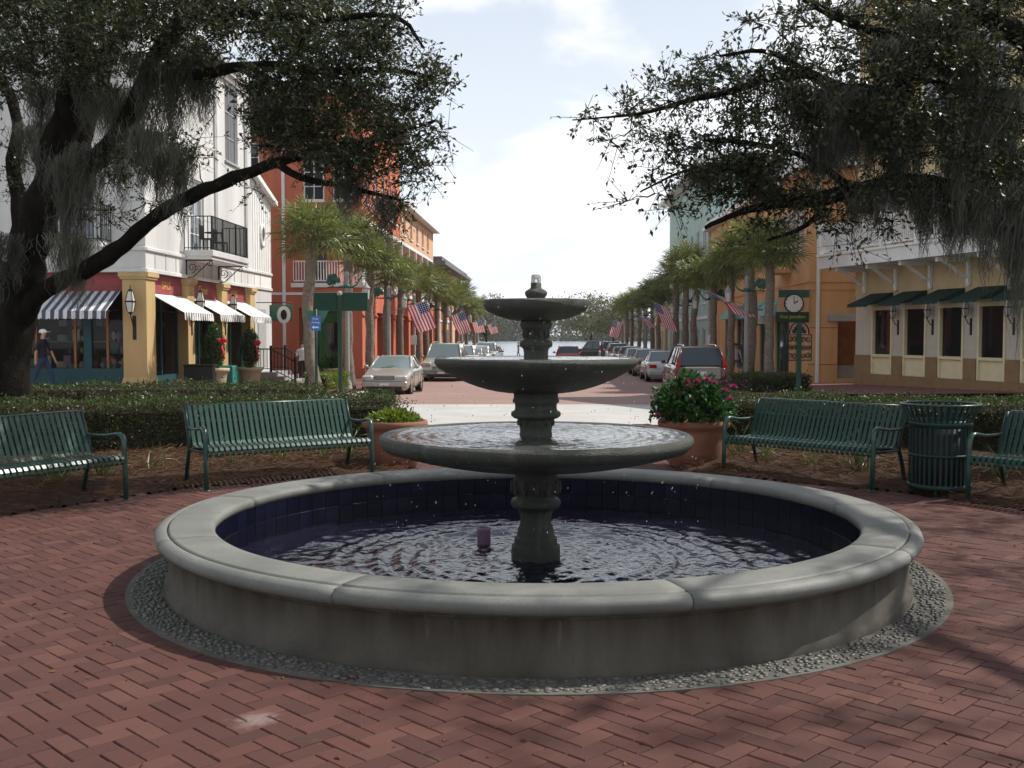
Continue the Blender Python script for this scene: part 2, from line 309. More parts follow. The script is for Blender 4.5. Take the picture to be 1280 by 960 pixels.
# ------------------------------------------------------------------ mesh builder
class Fr:                               # wall frame: u along, n outwards, z up
    def __init__(s, o, u, n): s.o, s.u, s.n = Vector(o), Vector(u), Vector(n)
    def p(s, u, n, z): q = s.o + s.u*u + s.n*n; return (q.x, q.y, q.z+z)
ID = Fr((0, 0, 0), (1, 0, 0), (0, 1, 0))
class MB:
    def __init__(s): s.v, s.f, s.m, s.s = [], [], [], []
    def add(s, vs, fs, m=0, sm=False):
        k = len(s.v); s.v.extend([tuple(a) for a in vs])
        for f in fs: s.f.append(tuple(i+k for i in f)); s.m.append(m); s.s.append(sm)
        return s
    def box(s, x0, x1, y0, y1, z0, z1, m=0, ch=0, F=ID):
        if ch <= 0:
            vs = [F.p(x, y, z) for z in (z0, z1) for y in (y0, y1) for x in (x0, x1)]
            return s.add(vs, [(0, 2, 3, 1), (4, 5, 7, 6), (0, 1, 5, 4), (2, 6, 7, 3), (0, 4, 6, 2), (1, 3, 7, 5)], m)
        X, Y, Z = (x0, x1), (y0, y1), (z0, z1); vs = []; ix = {}
        sg = (1, -1)
        for a in (0, 1):
            for b in (0, 1):
                for c in (0, 1):
                    for ax in range(3):
                        q = [X[a]+(0 if ax == 0 else ch*sg[a]), Y[b]+(0 if ax == 1 else ch*sg[b]), Z[c]+(0 if ax == 2 else ch*sg[c])]
                        ix[a, b, c, ax] = len(vs); vs.append(F.p(*q))
        fs = []
        for a in (0, 1):
            fs.append([ix[a, b, c, 0] for b, c in ((0, 0), (1, 0), (1, 1), (0, 1))])
            fs.append([ix[b, a, c, 1] for b, c in ((0, 0), (1, 0), (1, 1), (0, 1))])
            fs.append([ix[b, c, a, 2] for b, c in ((0, 0), (1, 0), (1, 1), (0, 1))])
            for b in (0, 1):
                fs.append([ix[a, b, 0, 0], ix[a, b, 1, 0], ix[a, b, 1, 1], ix[a, b, 0, 1]])
                fs.append([ix[a, 0, b, 0], ix[a, 1, b, 0], ix[a, 1, b, 2], ix[a, 0, b, 2]])
                fs.append([ix[0, a, b, 1], ix[1, a, b, 1], ix[1, a, b, 2], ix[0, a, b, 2]])
                for c in (0, 1): fs.append([ix[a, b, c, 0], ix[a, b, c, 1], ix[a, b, c, 2]])
        return s.add(vs, fs, m)
    def tube(s, pts, rads, n=8, m=0, sm=True, cap=True, flat=1.0):
        pts = [Vector(p) for p in pts]
        if isinstance(rads, (int, float)): rads = [rads]*len(pts)
        vs, fs = [], []; ref = None
        for i, p in enumerate(pts):
            d = (pts[min(i+1, len(pts)-1)]-pts[max(i-1, 0)]).normalized()
            if ref is None:
                ref = d.cross(Vector((0, 0, 1)))
                if ref.length < .05: ref = d.cross(Vector((0, 1, 0)))
            ref = (ref-d*ref.dot(d)).normalized(); b = d.cross(ref)
            for k in range(n):
                a = 2*PI*k/n; vs.append(p+ref*(math.cos(a)*rads[i])+b*(math.sin(a)*rads[i]*flat))
        for i in range(len(pts)-1):
            for k in range(n):
                a, c = i*n+k, i*n+(k+1) % n; fs.append((a, c, c+n, a+n))
        if cap: fs.append(tuple(range(n-1, -1, -1))); fs.append(tuple(range((len(pts)-1)*n, len(pts)*n)))
        return s.add(vs, fs, m, sm)
    def lathe(s, prof, n=24, c=(0, 0), m=0, sm=True, a0=0., a1=2*PI, sx=1, sy=1):
        full = abs(a1-a0-2*PI) < 1e-6; cols = n if full else n+1; vs, fs = [], []
        for k in range(cols):
            a = a0+(a1-a0)*k/n
            for r, z in prof: vs.append((c[0]+r*math.cos(a)*sx, c[1]+r*math.sin(a)*sy, z))
        q = len(prof)
        for k in range(n):
            for j in range(q-1):
                a, b = k*q+j, ((k+1) % cols)*q+j; fs.append((a, b, b+1, a+1))
        if not full:
            fs.append(tuple(range(q))); fs.append(tuple(range((cols-1)*q+q-1, (cols-1)*q-1, -1)))
        return s.add(vs, fs, m, sm)
    def ball(s, c, r, nu=8, nv=6, sc_=(1, 1, 1), m=0):
        vs, fs = [], []
        for j in range(nv+1):
            t = PI*j/nv
            for k in range(nu):
                a = 2*PI*k/nu; vs.append((c[0]+r*sc_[0]*math.sin(t)*math.cos(a), c[1]+r*sc_[1]*math.sin(t)*math.sin(a), c[2]+r*sc_[2]*math.cos(t)))
        for j in range(nv):
            for k in range(nu):
                a, b = j*nu+k, j*nu+(k+1) % nu; fs.append((a, a+nu, b+nu, b))
        return s.add(vs, fs, m, True)
    def prism(s, poly, y0, y1, m=0, F=ID):       # poly in (u,z), extruded along n
        n = len(poly); vs = [F.p(u, y0, z) for u, z in poly]+[F.p(u, y1, z) for u, z in poly]
        fs = [tuple(range(n)), tuple(range(2*n-1, n-1, -1))]+[(i, (i+1) % n, n+(i+1) % n, n+i) for i in range(n)]
        return s.add(vs, fs, m)
    def strip(s, A, B, m=0, sm=True):
        n = len(A); return s.add(list(A)+list(B), [(i, i+1, n+i+1, n+i) for i in range(n-1)], m, sm)
    def mesh(s, name, ms, recalc=True):
        me = bpy.data.meshes.new(name); me.from_pydata(s.v, [], s.f)
        for m in (ms if isinstance(ms, (list, tuple)) else [ms]): me.materials.append(m)
        me.polygons.foreach_set('material_index', s.m); me.polygons.foreach_set('use_smooth', s.s)
        if recalc and len(s.f) < 30000:
            b = bmesh.new(); b.from_mesh(me); bmesh.ops.remove_doubles(b, verts=b.verts, dist=1e-5); bmesh.ops.recalc_face_normals(b, faces=b.faces); b.to_mesh(me); b.free()
        me.update(); return me
    def build(s, name, ms, parent=None, kind=None, recalc=True, label=None):
        return link(name, s.mesh(name, ms, recalc), parent, kind, label)
def link(name, data, parent=None, kind=None, label=None):
    o = bpy.data.objects.new(name, data); COL.objects.link(o)
    if parent: o.parent = parent
    if kind: o['kind'] = kind
    if label: o['label'] = label
    return o
def tag(o, label, cat, group=None):
    o['label'] = label; o['category'] = cat
    if group: o['group'] = group
    return o
def thing(name, label, cat, loc=(0, 0, 0), rz=0., group=None):
    o = bpy.data.objects.new(name, None); COL.objects.link(o); o.empty_display_size = .2
    o.location = loc; o.rotation_euler = (0, 0, rz); return tag(o, label, cat, group)
KIDS = {}
def dup(o, parent=None, loc=None, rz=None, label=None, scale=None):
    c = o.copy(); COL.objects.link(c)
    if parent: c.parent = parent
    if loc is not None: c.location = loc
    if rz is not None: c.rotation_euler = (0, 0, rz)
    if scale: c.scale = (scale,)*3
    if label: c['label'] = label
    for ch in list(o.children): dup(ch, c)
    return c
def text(parent, s, size, loc, rot, m, ext=.006, name='lettering'):
    cu = bpy.data.curves.new(name, 'FONT'); cu.body = s; cu.size = size; cu.extrude = ext; cu.align_x = 'CENTER'; cu.align_y = 'CENTER'
    cu.resolution_u = 3; cu.materials.append(m); o = link(name, cu); dg = bpy.context.evaluated_depsgraph_get(); me = bpy.data.meshes.new_from_object(o.evaluated_get(dg)); bpy.data.objects.remove(o); bpy.data.curves.remove(cu)
    o = link(name, me, parent); o.location = loc; o.rotation_euler = rot; return o

# leaf clouds (numpy): P positions, D directions, size, aspect
def leaf_mesh(name, P, D, size, asp, m, parent, kind='stuff', bend=.15, up=None):
    n = len(P); D = D/np.linalg.norm(D, axis=1, keepdims=True)
    q = NR.normal(size=(n, 3)) if up is None else up+NR.normal(size=(n, 3))*.35
    S = np.cross(D, q); S /= np.linalg.norm(S, axis=1, keepdims=True)+1e-9
    U = np.cross(S, D); size = np.asarray(size).reshape(-1, 1)*np.ones((n, 1))
    V = np.empty((n, 4, 3)); V[:, 0] = P; V[:, 2] = P+D*size
    mid = P+D*size*.5+U*size*bend
    V[:, 1] = mid+S*size*asp*.5; V[:, 3] = mid-S*size*asp*.5
    me = bpy.data.meshes.new(name); me.vertices.add(4*n); me.vertices.foreach_set('co', V.astype(np.float32).ravel())
    me.loops.add(4*n); me.loops.foreach_set('vertex_index', np.arange(4*n, dtype=np.int32))
    me.polygons.add(n); me.polygons.foreach_set('loop_start', np.arange(0, 4*n, 4, dtype=np.int32))
    me.materials.append(m); a = me.attributes.new('rnd', 'FLOAT', 'FACE'); a.data.foreach_set('value', NR.random(n).astype(np.float32))
    me.update(calc_edges=True); return link(name, me, parent, kind)
def rdirs(n): v = NR.normal(size=(n, 3)); return v/np.linalg.norm(v, axis=1, keepdims=True)

# ------------------------------------------------------------------ street frame
SK = 0.0376
SROT = -math.atan(SK)
def S(off, d, z=0.): return Vector((off+SK*d, d, z))
def lerp(xs, ys, x):
    if x <= xs[0]: return ys[0]
    for i in range(len(xs)-1):
        if x <= xs[i+1]: return ys[i]+(ys[i+1]-ys[i])*(x-xs[i])/(xs[i+1]-xs[i])
    return ys[-1]
def zroad(y): return lerp([0, 20, 28, 40, 72, 122], [-.03, -.04, -.22, -.53, -.63, -1.0], y)
def zwalk(y): return lerp([0, 26, 40, 72, 122], [-.02, -.02, -.40, -.49, -.87], y)
FC = Vector((.17, 7.555, 0))        # fountain centre
# ================================================================== ground, road, lake
def sheet(name, m, xs, ys, zf, kind='structure', off=None):
    b = MB(); vs = []
    for y in ys:
        for x in xs: vs.append((x+(SK*y if off else 0), y, zf(x, y)))
    k = len(xs)
    b.add(vs, [(j*k+i, j*k+i+1, (j+1)*k+i+1, (j+1)*k+i) for j in range(len(ys)-1) for i in range(k-1)], 0, True)
    o = b.build(name, m, recalc=False); o['kind'] = kind; return o
def zground(x, y):
    return lerp([-60, 18, 20, 28, 40, 72, 122, 132, 150, 600, 640, 700, 4000], [-.06, -.09, -.35, -.5, -.80, -.95, -1.2, -1.6, -3.2, -3.2, -1.9, -1.5, -1.5], y)
gx = [-4000, -900, -300, -120, -60, -30, -15, -6, 0, 6, 15, 30, 60, 120, 300, 900, 4000]
gy = [-60, -20, 0, 10, 20, 26, 32, 40, 55, 72, 95, 122, 127, 132, 150, 300, 600, 620, 640, 700, 1500, 4000]
sheet('ground', MAT['grass'], gx, gy, zground)
sheet('lake', MAT['lake'], [-4000, -400, 0, 400, 4000], [128, 300, 500, 760], lambda x, y: -2.2)
sheet('cross_street', MAT['concrete'], [-60, -20, 0, 20, 60], [19.6, 22, 25, 28.6], lambda x, y: zroad(y)+.004)
rys = [28.6, 30, 33, 36, 40, 46, 54, 63, 72, 82, 92, 102, 112, 122]
sheet('street', MAT['road'], [-6.4, -3, 0, 3, 6.4], rys, lambda x, y: zroad(y), off=1)
for sgn, nm in ((-1, 'sidewalk'), (1, 'sidewalk')):
    b = MB(); wd = 17
    for i in range(len(rys)-1):
        y0, y1 = rys[i], rys[i+1]
        def q(o, y, z): return tuple(S(sgn*o, y, z))
        a = [q(6.55, y0, zwalk(y0)), q(wd, y0, zwalk(y0)), q(wd, y1, zwalk(y1)), q(6.55, y1, zwalk(y1))]
        b.add(a, [(0, 1, 2, 3)], 0)
        k0, k1 = zwalk(y0)+.003, zwalk(y1)+.003
        b.add([q(6.4, y0, k0), q(6.55, y0, k0), q(6.55, y1, k1), q(6.4, y1, k1), q(6.4, y0, zroad(y0)-.1), q(6.4, y1, zroad(y1)-.1)], [(0, 1, 2, 3), (0, 3, 5, 4)], 1)
    b.build(nm, [MAT['walk'], MAT['concrete']], kind='structure')
# brick walk across the front of the right-hand restaurant rises a little to the right
b = MB(); b.add([(3.2, 28.7, .0), (30, 28.7, .16), (30, 40, .03), (9, 40, -.2), (7.6, 33, -.08)], [(0, 1, 2, 3, 4)]); b.build('pavement', MAT['walk'], kind='structure')
b = MB(); b.add([(-40, 28.7, .0), (-7.5, 28.7, .0), (-7.5, 33, -.02), (-10, 34, -.02), (-40, 34, -.02)], [(0, 1, 2, 3, 4)]); b.build('pavement', MAT['walk'], kind='structure')
# promenade at the lake end
b = MB(); b.box(-40, 50, 122, 127, -1.6, -1.0); b.build('promenade', MAT['concrete'], kind='structure')

# ================================================================== brick plaza
def is_bed(x, y):
    r = math.hypot(x-FC.x, y-FC.y)
    return r > 5.2+.04*math.sin(5*x) and y > 7.4 and (x < -1.25-.0*y or x > 2.05)
plaza = MB().box(-9, 9.5, 1.5, 19.6, -.25, -.017).build('plaza', MAT['joint'], kind='structure')
c45 = math.sqrt(.5)
def herring():
    s = .1; outl = []
    for a in range(-70, 150):
        for b_ in range(-150, 150):
            if (a-b_) % 4 == 0: outl.append(((a+1)*s, (b_+.5)*s, 0))       # horizontal brick covers a,a+1
            if (a-b_) % 4 == 3: outl.append(((a+.5)*s, (b_+1)*s, 1))       # vertical brick covers b,b+1
    return outl
BR = []
for p, q, o_ in herring():
    x, y = (p-q)*c45, (p+q)*c45+1.5
    if abs(x) > 8.2 or y < 2.5 or y > 19.5: continue
    if abs(x) > .56*y+.8: continue
    r = math.hypot(x-FC.x, y-FC.y)
    if r < 2.69 or is_bed(x, y): continue
    BR.append((x, y, rad(45) if o_ == 0 else rad(135), r))
def brick_mesh(bm_, l=.1968, w=.0968, ch=.004, M4=None, tilt=0):
    vs = []
    for z, c in ((-.03, 0), (-ch, 0), (0, ch)):
        for a, b_ in ((-1, -1), (1, -1), (1, 1), (-1, 1)): vs.append(Vector((a*(l/2-c), b_*(w/2-c), z)))
    fs = [(8, 9, 10, 11)]+[(k*4+i, k*4+(i+1) % 4, k*4+4+(i+1) % 4, k*4+4+i) for k in (0, 1) for i in range(4)]
    if M4 is not None: vs = [M4 @ v for v in vs]
    bm_.add(vs, fs)
BR.sort(key=lambda t: (0 if (t[1] > 3.9 and abs(t[0]) < .485*t[1]+.1) else 1, math.hypot(t[0], t[1])))
brick_data = [None]*4
for k in range(4):
    b = MB(); brick_mesh(b, .1968-.0007*k, .0968-.0006*k, .0035+.0006*k); brick_data[k] = b.mesh('brick', MAT['brick1'])
fld = MB()
for n, (x, y, a, r) in enumerate(BR):
    M4 = Matrix.Translation((x+R.uniform(-.001, .001), y+R.uniform(-.001, .001), R.gauss(0, .0013))) @ Matrix.Rotation(a+R.gauss(0, .006), 4, 'Z') @ Matrix.Rotation(R.gauss(0, .0035), 4, 'X') @ Matrix.Rotation(R.gauss(0, .0035), 4, 'Y')
    if n < 300:
        o = link('brick', brick_data[n % 4], plaza); o.matrix_local = M4
    else: brick_mesh(fld, M4=M4)
fo = fld.build('brick_field', MAT['brick2'], plaza, 'stuff', recalc=False)
a = fo.data.attributes.new('rnd', 'FLOAT', 'FACE'); rv = NR.random(len(fo.data.polygons)//9+1).astype(np.float32); a.data.foreach_set('value', np.repeat(rv, 9)[:len(fo.data.polygons)])
# fallen leaves and litter on the bricks
n = 620; P = np.stack([NR.uniform(-5, 6, n), NR.uniform(3.5, 12.5, n), np.full(n, .004)], 1)
P = P[(np.hypot(P[:, 0]-FC.x, P[:, 1]-FC.y) > 2.8)]; D = rdirs(len(P)); D[:, 2] *= .1
leaf_mesh('leaf_litter', P, D, NR.uniform(.02, .045, len(P)), .45, MAT['straw'], None, up=np.array([[0, 0, 1.]]))

# ================================================================== fountain
ft = thing('fountain', 'three tiered dark stone fountain in a round pool with pale coping', 'fountain', tuple(FC))
RB, RI = 2.527, 2.222
# pebble band (ground ring)
band = MB().lathe([(RB-.06, -.05), (RB-.06, .004), (2.735, .004), (2.766, .006), (2.766, -.05)], 120, (FC.x, FC.y), 0, False).build('pebble_band', MAT['pebmortar'], kind='structure')
pbm = []
for k in range(5):
    b = MB(); b.ball((0, 0, 0), 1, 7, 4, (1, .62+.06*k, .5))
    b.v = [tuple(c*(1+R.uniform(-.12, .12)) for c in v) for v in b.v]; pbm.append(b.mesh('pebble', MAT['peb1']))
pf = MB(); cand = []
rr = 2.565
while rr < 2.75:
    n = int(2*PI*rr/.041)
    for k in range(n):
        t = 2*PI*(k+R.uniform(-.5, .5))/n; r = rr+R.uniform(-.017, .017)
        cand.append((FC.x+r*math.cos(t), FC.y+r*math.sin(t), t))
    rr += .031
cand.sort(key=lambda c: math.hypot(c[0], c[1]))
for n, (x, y, t) in enumerate(cand):
    s_ = R.uniform(.012, .023); M4 = Matrix.Translation((x, y, .006)) @ Matrix.Rotation(t+PI/2+R.gauss(0, .5), 4, 'Z') @ Matrix.Diagonal((s_, s_, s_*.7, 1))
    if n < 300: o = link('pebble', pbm[n % 5], band); o.matrix_local = M4
    else:
        b = MB(); b.ball((0, 0, 0), 1, 6, 3, (1, .7, .5)); pf.add([M4 @ Vector(v) for v in b.v], b.f, 0, True)
po = pf.build('pebble_field', MAT['peb2'], band, 'stuff', recalc=False)
a = po.data.attributes.new('rnd', 'FLOAT', 'FACE'); rv = NR.random(len(po.data.polygons)//18+1).astype(np.float32); a.data.foreach_set('value', np.repeat(rv, 18)[:len(po.data.polygons)])
# wall
MB().lathe([(RI+.012, -.2), (RI+.012, .30), (2.535, .30), (2.52, .285), (2.505, .27), (2.505, .06), (2.527, .05), (2.53, .0), (2.53, -.05)], 128, m=0).build('pool_wall', MAT['poolwall'], ft)
MB().lathe([(0, -.20), (RI+.05, -.20)], 48).build('pool_floor', MAT['plaster'], ft)
# coping in nine curved stones with bullnose front
prof = [(RI, .325), (RI-.012, .345), (RI-.014, .365), (RI-.005, .385), (RI+.02, .397), (RI+.10, .402), (2.485, .402), (2.497, .401), (2.501, .386), (2.506, .384), (2.512, .394), (2.53, .397), (2.552, .394), (2.578, .380), (2.588, .357), (2.582, .333), (2.565, .315), (2.545, .308), (2.535, .300), (RI+.05, .300)]
prof.append(prof[0])
for k in range(9):
    a0 = rad(-90+15.8+40*k)+.0016; a1 = rad(-90+15.8+40*(k+1))-.0016
    b = MB(); b.lathe(prof, 18, m=0, a0=a0, a1=a1); b.build('coping_stone', MAT['cope'], ft)
MB().lathe([(RI+.03, .31), (RI+.03, .396), (2.56, .39), (2.56, .33)], 128).build('coping_mortar', MAT['poolwall'], ft)
# inner wall tiles: the far two thirds that show
tb = MB(); tb.box(-.0725, .0725, -.006, .006, -.067, .067, ch=.0015); td = [tb.mesh('tile', MAT['tile']), tb.mesh('tile', MAT['tile2'])]
nt_ = 94
for row in (0, 1):
    for k in range(nt_):
        t = 2*PI*(k+.5)/nt_
        if math.sin(t) < -.42: continue
        o = link('tile', td[1 if R.random() < .13 else 0], ft); o.location = ((RI+.008)*math.cos(t), (RI+.008)*math.sin(t), .255-.137*row); o.rotation_euler = (R.gauss(0, .01), R.gauss(0, .006), t+PI/2)
MB().lathe([(RI+.0095, -.2), (RI+.0095, .327)], 128).build('tile_grout', MAT['grout'], ft)
# stems and bowls (lathed)
def L_(prof, name, mkey='stone', n=64): return MB().lathe(prof, n).build(name, MAT[mkey], ft)
L_([(.0, -.2), (.175, -.2), (.175, .10), (.172, .145), (.155, .155), (.152, .20), (.135, .212), (.128, .26), (.112, .30), (.108, .34), (.118, .38), (.13, .405), (.165, .42), (.178, .44), (.178, .462), (.165, .48), (.14, .49), (.145, .52), (.165, .56), (.168, .60), (.15, .64), (.15, .72)], 'pedestal', 'stonewet')
def bowl(R0, zt, zb, rb, th, name):
    pr = [(rb, zb)]
    for k in range(1, 9):
        t = k/8; pr.append((rb+(R0*.955-rb)*t, zb+(zt-th*1.0-zb)*(t**1.9)*.98))
    pr += [(R0*.985, zt-th*.75), (R0, zt-th*.45), (R0*.995, zt-th*.15), (R0*.975, zt), (R0*.95, zt-.004), (R0*.93, zt-.02), (R0*.8, zt-.07), (rb, zt-.10), (0, zt-.1)]
    return L_(pr, name, n=96)
bowl(1.113, .945, .69, .15, .105, 'lower_bowl')
bowl(.722, 1.485, 1.235, .15, .07, 'middle_bowl')
bowl(.372, 1.895, 1.745, .11, .075, 'upper_bowl')
L_([(.128, .84), (.128, .90), (.118, .93), (.112, .965), (.118, 1.0), (.128, 1.03), (.132, 1.05), (.155, 1.056), (.174, 1.07), (.178, 1.085), (.174, 1.10), (.152, 1.112), (.148, 1.13), (.150, 1.16), (.165, 1.168), (.165, 1.185), (.158, 1.20), (.158, 1.245)], 'middle_stem')
L_([(.096, 1.38), (.098, 1.46), (.088, 1.475), (.086, 1.52), (.092, 1.55), (.116, 1.565), (.118, 1.59), (.108, 1.605), (.082, 1.62), (.078, 1.65), (.084, 1.68), (.104, 1.69), (.112, 1.705), (.112, 1.735), (.104, 1.745), (.104, 1.77)], 'upper_stem')
L_([(.0, 1.85), (.05, 1.85), (.062, 1.905), (.078, 1.93), (.080, 1.948), (.066, 1.962), (.046, 1.972), (.038, 1.98), (.038, 2.012), (.030, 2.016), (0, 2.0)], 'finial')
# carved leaves on the upper and middle stems
for z0, z1, r, nn, nm in ((1.62, 1.70, .083, 10, 'carving'), (1.0, 1.05, .126, 14, 'carving'), (.51, .62, .165, 12, 'carving')):
    for k in range(nn):
        t = 2*PI*k/nn; b = MB(); b.ball((r*math.cos(t), r*math.sin(t), (z0+z1)/2), .5*(z1-z0), 6, 5, (.36, .36, 1.0)); b.build(nm, MAT['stone'], ft)
# water surfaces with real ripples
def ripple(r_out, r_in, z, nr, na, drips, amp, name, mk, parent):
    rs = [r_in+(r_out-r_in)*i/(nr-1) for i in range(nr)]; vs = []
    for r in rs:
        for k in range(na):
            t = 2*PI*k/na; x, y = r*math.cos(t), r*math.sin(t); h = 0
            for (rd, wl, a) in drips: h += a*math.sin(2*PI*(r-rd)/wl+1.3*noise.noise((x*2, y*2, 3)))*math.exp(-abs(r-rd)*1.6)
            h += amp*noise.noise((x*9, y*9, 1.7))+amp*.55*noise.noise((x*21, y*21, 5.1))+amp*.9*noise.noise((x*4.5, y*4.5, 8.))
            vs.append((x, y, z+h))
    fs = [(j*na+k, j*na+(k+1) % na, (j+1)*na+(k+1) % na, (j+1)*na+k) for j in range(nr-1) for k in range(na)]
    b = MB(); b.add(vs, fs, 0, True); return b.build(name, MAT[mk], parent, recalc=False)
ripple(RI-.001, .1, .055, 95, 300, [(1.09, .15, .0065), (.7, .12, .005), (1.6, .17, .005)], .0105, 'water', 'poolwater', ft)
ripple(1.06, .08, .935, 60, 170, [(.70, .09, .004)], .006, 'bowl_water', 'bowlwater', ft)
ripple(.69, .05, 1.479, 40, 110, [(.36, .07, .003)], .003, 'bowl_water', 'bowlwater', ft)
ripple(.358, .04, 1.889, 20, 60, [], .002, 'bowl_water', 'bowlwater', ft)
# jet of water standing on the finial, drips off the rims
b = MB(); pr = []
b.lathe([(.034, 2.01), (.037, 2.03), (.036, 2.055), (.031, 2.068), (.018, 2.073), (0, 2.07)], 16)
b.v = [(v[0]*(1+.16*noise.noise((v[0]*60, v[1]*60, v[2]*60))), v[1]*(1+.16*noise.noise((v[0]*60, v[1]*60, v[2]*60))), v[2]+.006*noise.noise((v[0]*80, v[1]*80, 2))) for v in b.v]
b.build('water_jet', MAT['spray'], ft)
b = MB()
for (r0, z0, z1, n) in ((1.10, .86, .07, 130), (.72, 1.43, .95, 90), (.375, 1.85, 1.49, 60), (.09, 1.76, 1.5, 70)):
    for _ in range(n):
        t = R.uniform(0, 2*PI); z = R.uniform(z1, z0); r = r0+R.uniform(-.01, .04)+.05*R.random()**2
        s_ = R.uniform(.002, .0046); b.ball((r*math.cos(t), r*math.sin(t), z), s_, 5, 4, (1, 1, R.uniform(1, 2.0)))
for _ in range(60):                    # splash out over the pool
    t = R.uniform(0, 2*PI); r = R.uniform(.2, 1.9); b.ball((r*math.cos(t), r*math.sin(t), .06+abs(R.gauss(0, .16))), R.uniform(.0014, .003), 5, 4)
b.build('water_drops', MAT['spray'], ft, 'stuff', recalc=False)
# cup in the pool
cp = MB().lathe([(0, -.2), (.048, -.2), (.052, .165), (.056, .168), (.056, .178), (.046, .18), (.044, .15), (0, .15)], 20).build('pool_fitting', MAT['purple'])
cp.location = at(605, 680, 8.05); cp.location.z = 0; tag(cp, 'small purple plastic cylinder poking out of the pool water', 'pool fitting')

# ================================================================== planting beds
def bed(name, x0, x1, y0, y1):
    b = MB(); st = .09; nx, ny = int((x1-x0)/st), int((y1-y0)/st); idx = {}; vs = []; fs = []
    for i in range(nx+1):
        for j in range(ny+1):
            x, y = x0+i*st, y0+j*st
            if is_bed(x, y) or is_bed(x+st, y) or is_bed(x, y+st) or is_bed(x-st, y) or is_bed(x, y-st):
                edge = 0 if is_bed(x, y) else -1
                idx[i, j] = len(vs); r = math.hypot(x-FC.x, y-FC.y)
                vs.append((x, y, -.02 if edge else max(.006, .016+min(.07, max(0, (r-5.2))*.12)+min(1, max(0, r-5.2)*3)*(.03*noise.noise((x*3, y*3, 0))+.02*noise.noise((x*9, y*9, 4))))))
    for (i, j) in idx:
        q = [(i, j), (i+1, j), (i+1, j+1), (i, j+1)]
        if all(k in idx for k in q): fs.append(tuple(idx[k] for k in q))
    b.add(vs, fs, 0, True); return b.build(name, MAT['mulch'], recalc=False)
for x0, x1 in ((-9, -1.2), (2.0, 9.3)):
    o = bed('mulch_bed', x0, x1, 7.3, 18.5); o['kind'] = 'structure'
P, D = [], []
while len(P) < 15000:
    x, y = R.uniform(-8, 8.5), R.uniform(8, 14.5)
    r = math.hypot(x-FC.x, y-FC.y)
    if not is_bed(x, y) or r > 8.3 or abs(x) > .55*y+.5: continue
    P.append((x, y, .02+min(.07, (r-5.2)*.12)+R.uniform(0, .05))); a = R.uniform(0, 2*PI); D.append((math.cos(a), math.sin(a), R.uniform(-.15, .35)))
leaf_mesh('pine_straw', np.array(P), np.array(D), NR.uniform(.10, .24, len(P)), .035, MAT['straw'], None)
def tuft(x, y, s, label):
    n = R.randint(26, 40); P = np.tile([[0, 0, 0.]], (n, 1))+NR.normal(size=(n, 3))*[.03, .03, 0]; a = NR.random(n)*2*PI; el = NR.uniform(.5, 1.4, n)
    D = np.stack([np.cos(a)*np.cos(el), np.sin(a)*np.cos(el), np.sin(el)], 1)
    t = thing('grass_tuft', label, 'plant', (x, y, .06), 0, 'grassy tufts in the planting beds')
    ln = NR.uniform(.16, .34, n)*s
    h = leaf_mesh('blades', P, D, ln, .06, MAT['liri'], t)
    D2 = D.copy(); D2[:, 2] -= .75; leaf_mesh('blade_tips', P+D*ln[:, None]*.9, D2, ln*.7, .07, MAT['liri'], t)
for (px, py, d, w_) in ((70, 612, 11.2, 'under the bench at the left edge'), (125, 596, 11.7, 'just right of the bench at the left edge'), (190, 590, 12.4, 'left of the sunlit bench'), (292, 582, 12.8, 'under the left end of the sunlit bench'), (352, 580, 13.2, 'under the middle of the sunlit bench'), (405, 582, 13.4, 'under the right half of the sunlit bench'), (438, 574, 13.6, 'beside the left terracotta pot'), (955, 590, 13.2, 'under the left end of the shaded right bench'), (1015, 592, 12.6, 'under the middle of the shaded right bench'), (1075, 600, 12.2, 'under the right end of the shaded right bench'), (1250, 600, 11.6, 'behind the bench at the right edge'), (925, 580, 13.7, 'beside the flowering terracotta pot')):
    p = at(px, py, d); tuft(p.x, d, R.uniform(.8, 1.2), 'grassy green tuft growing in the mulch '+w_)

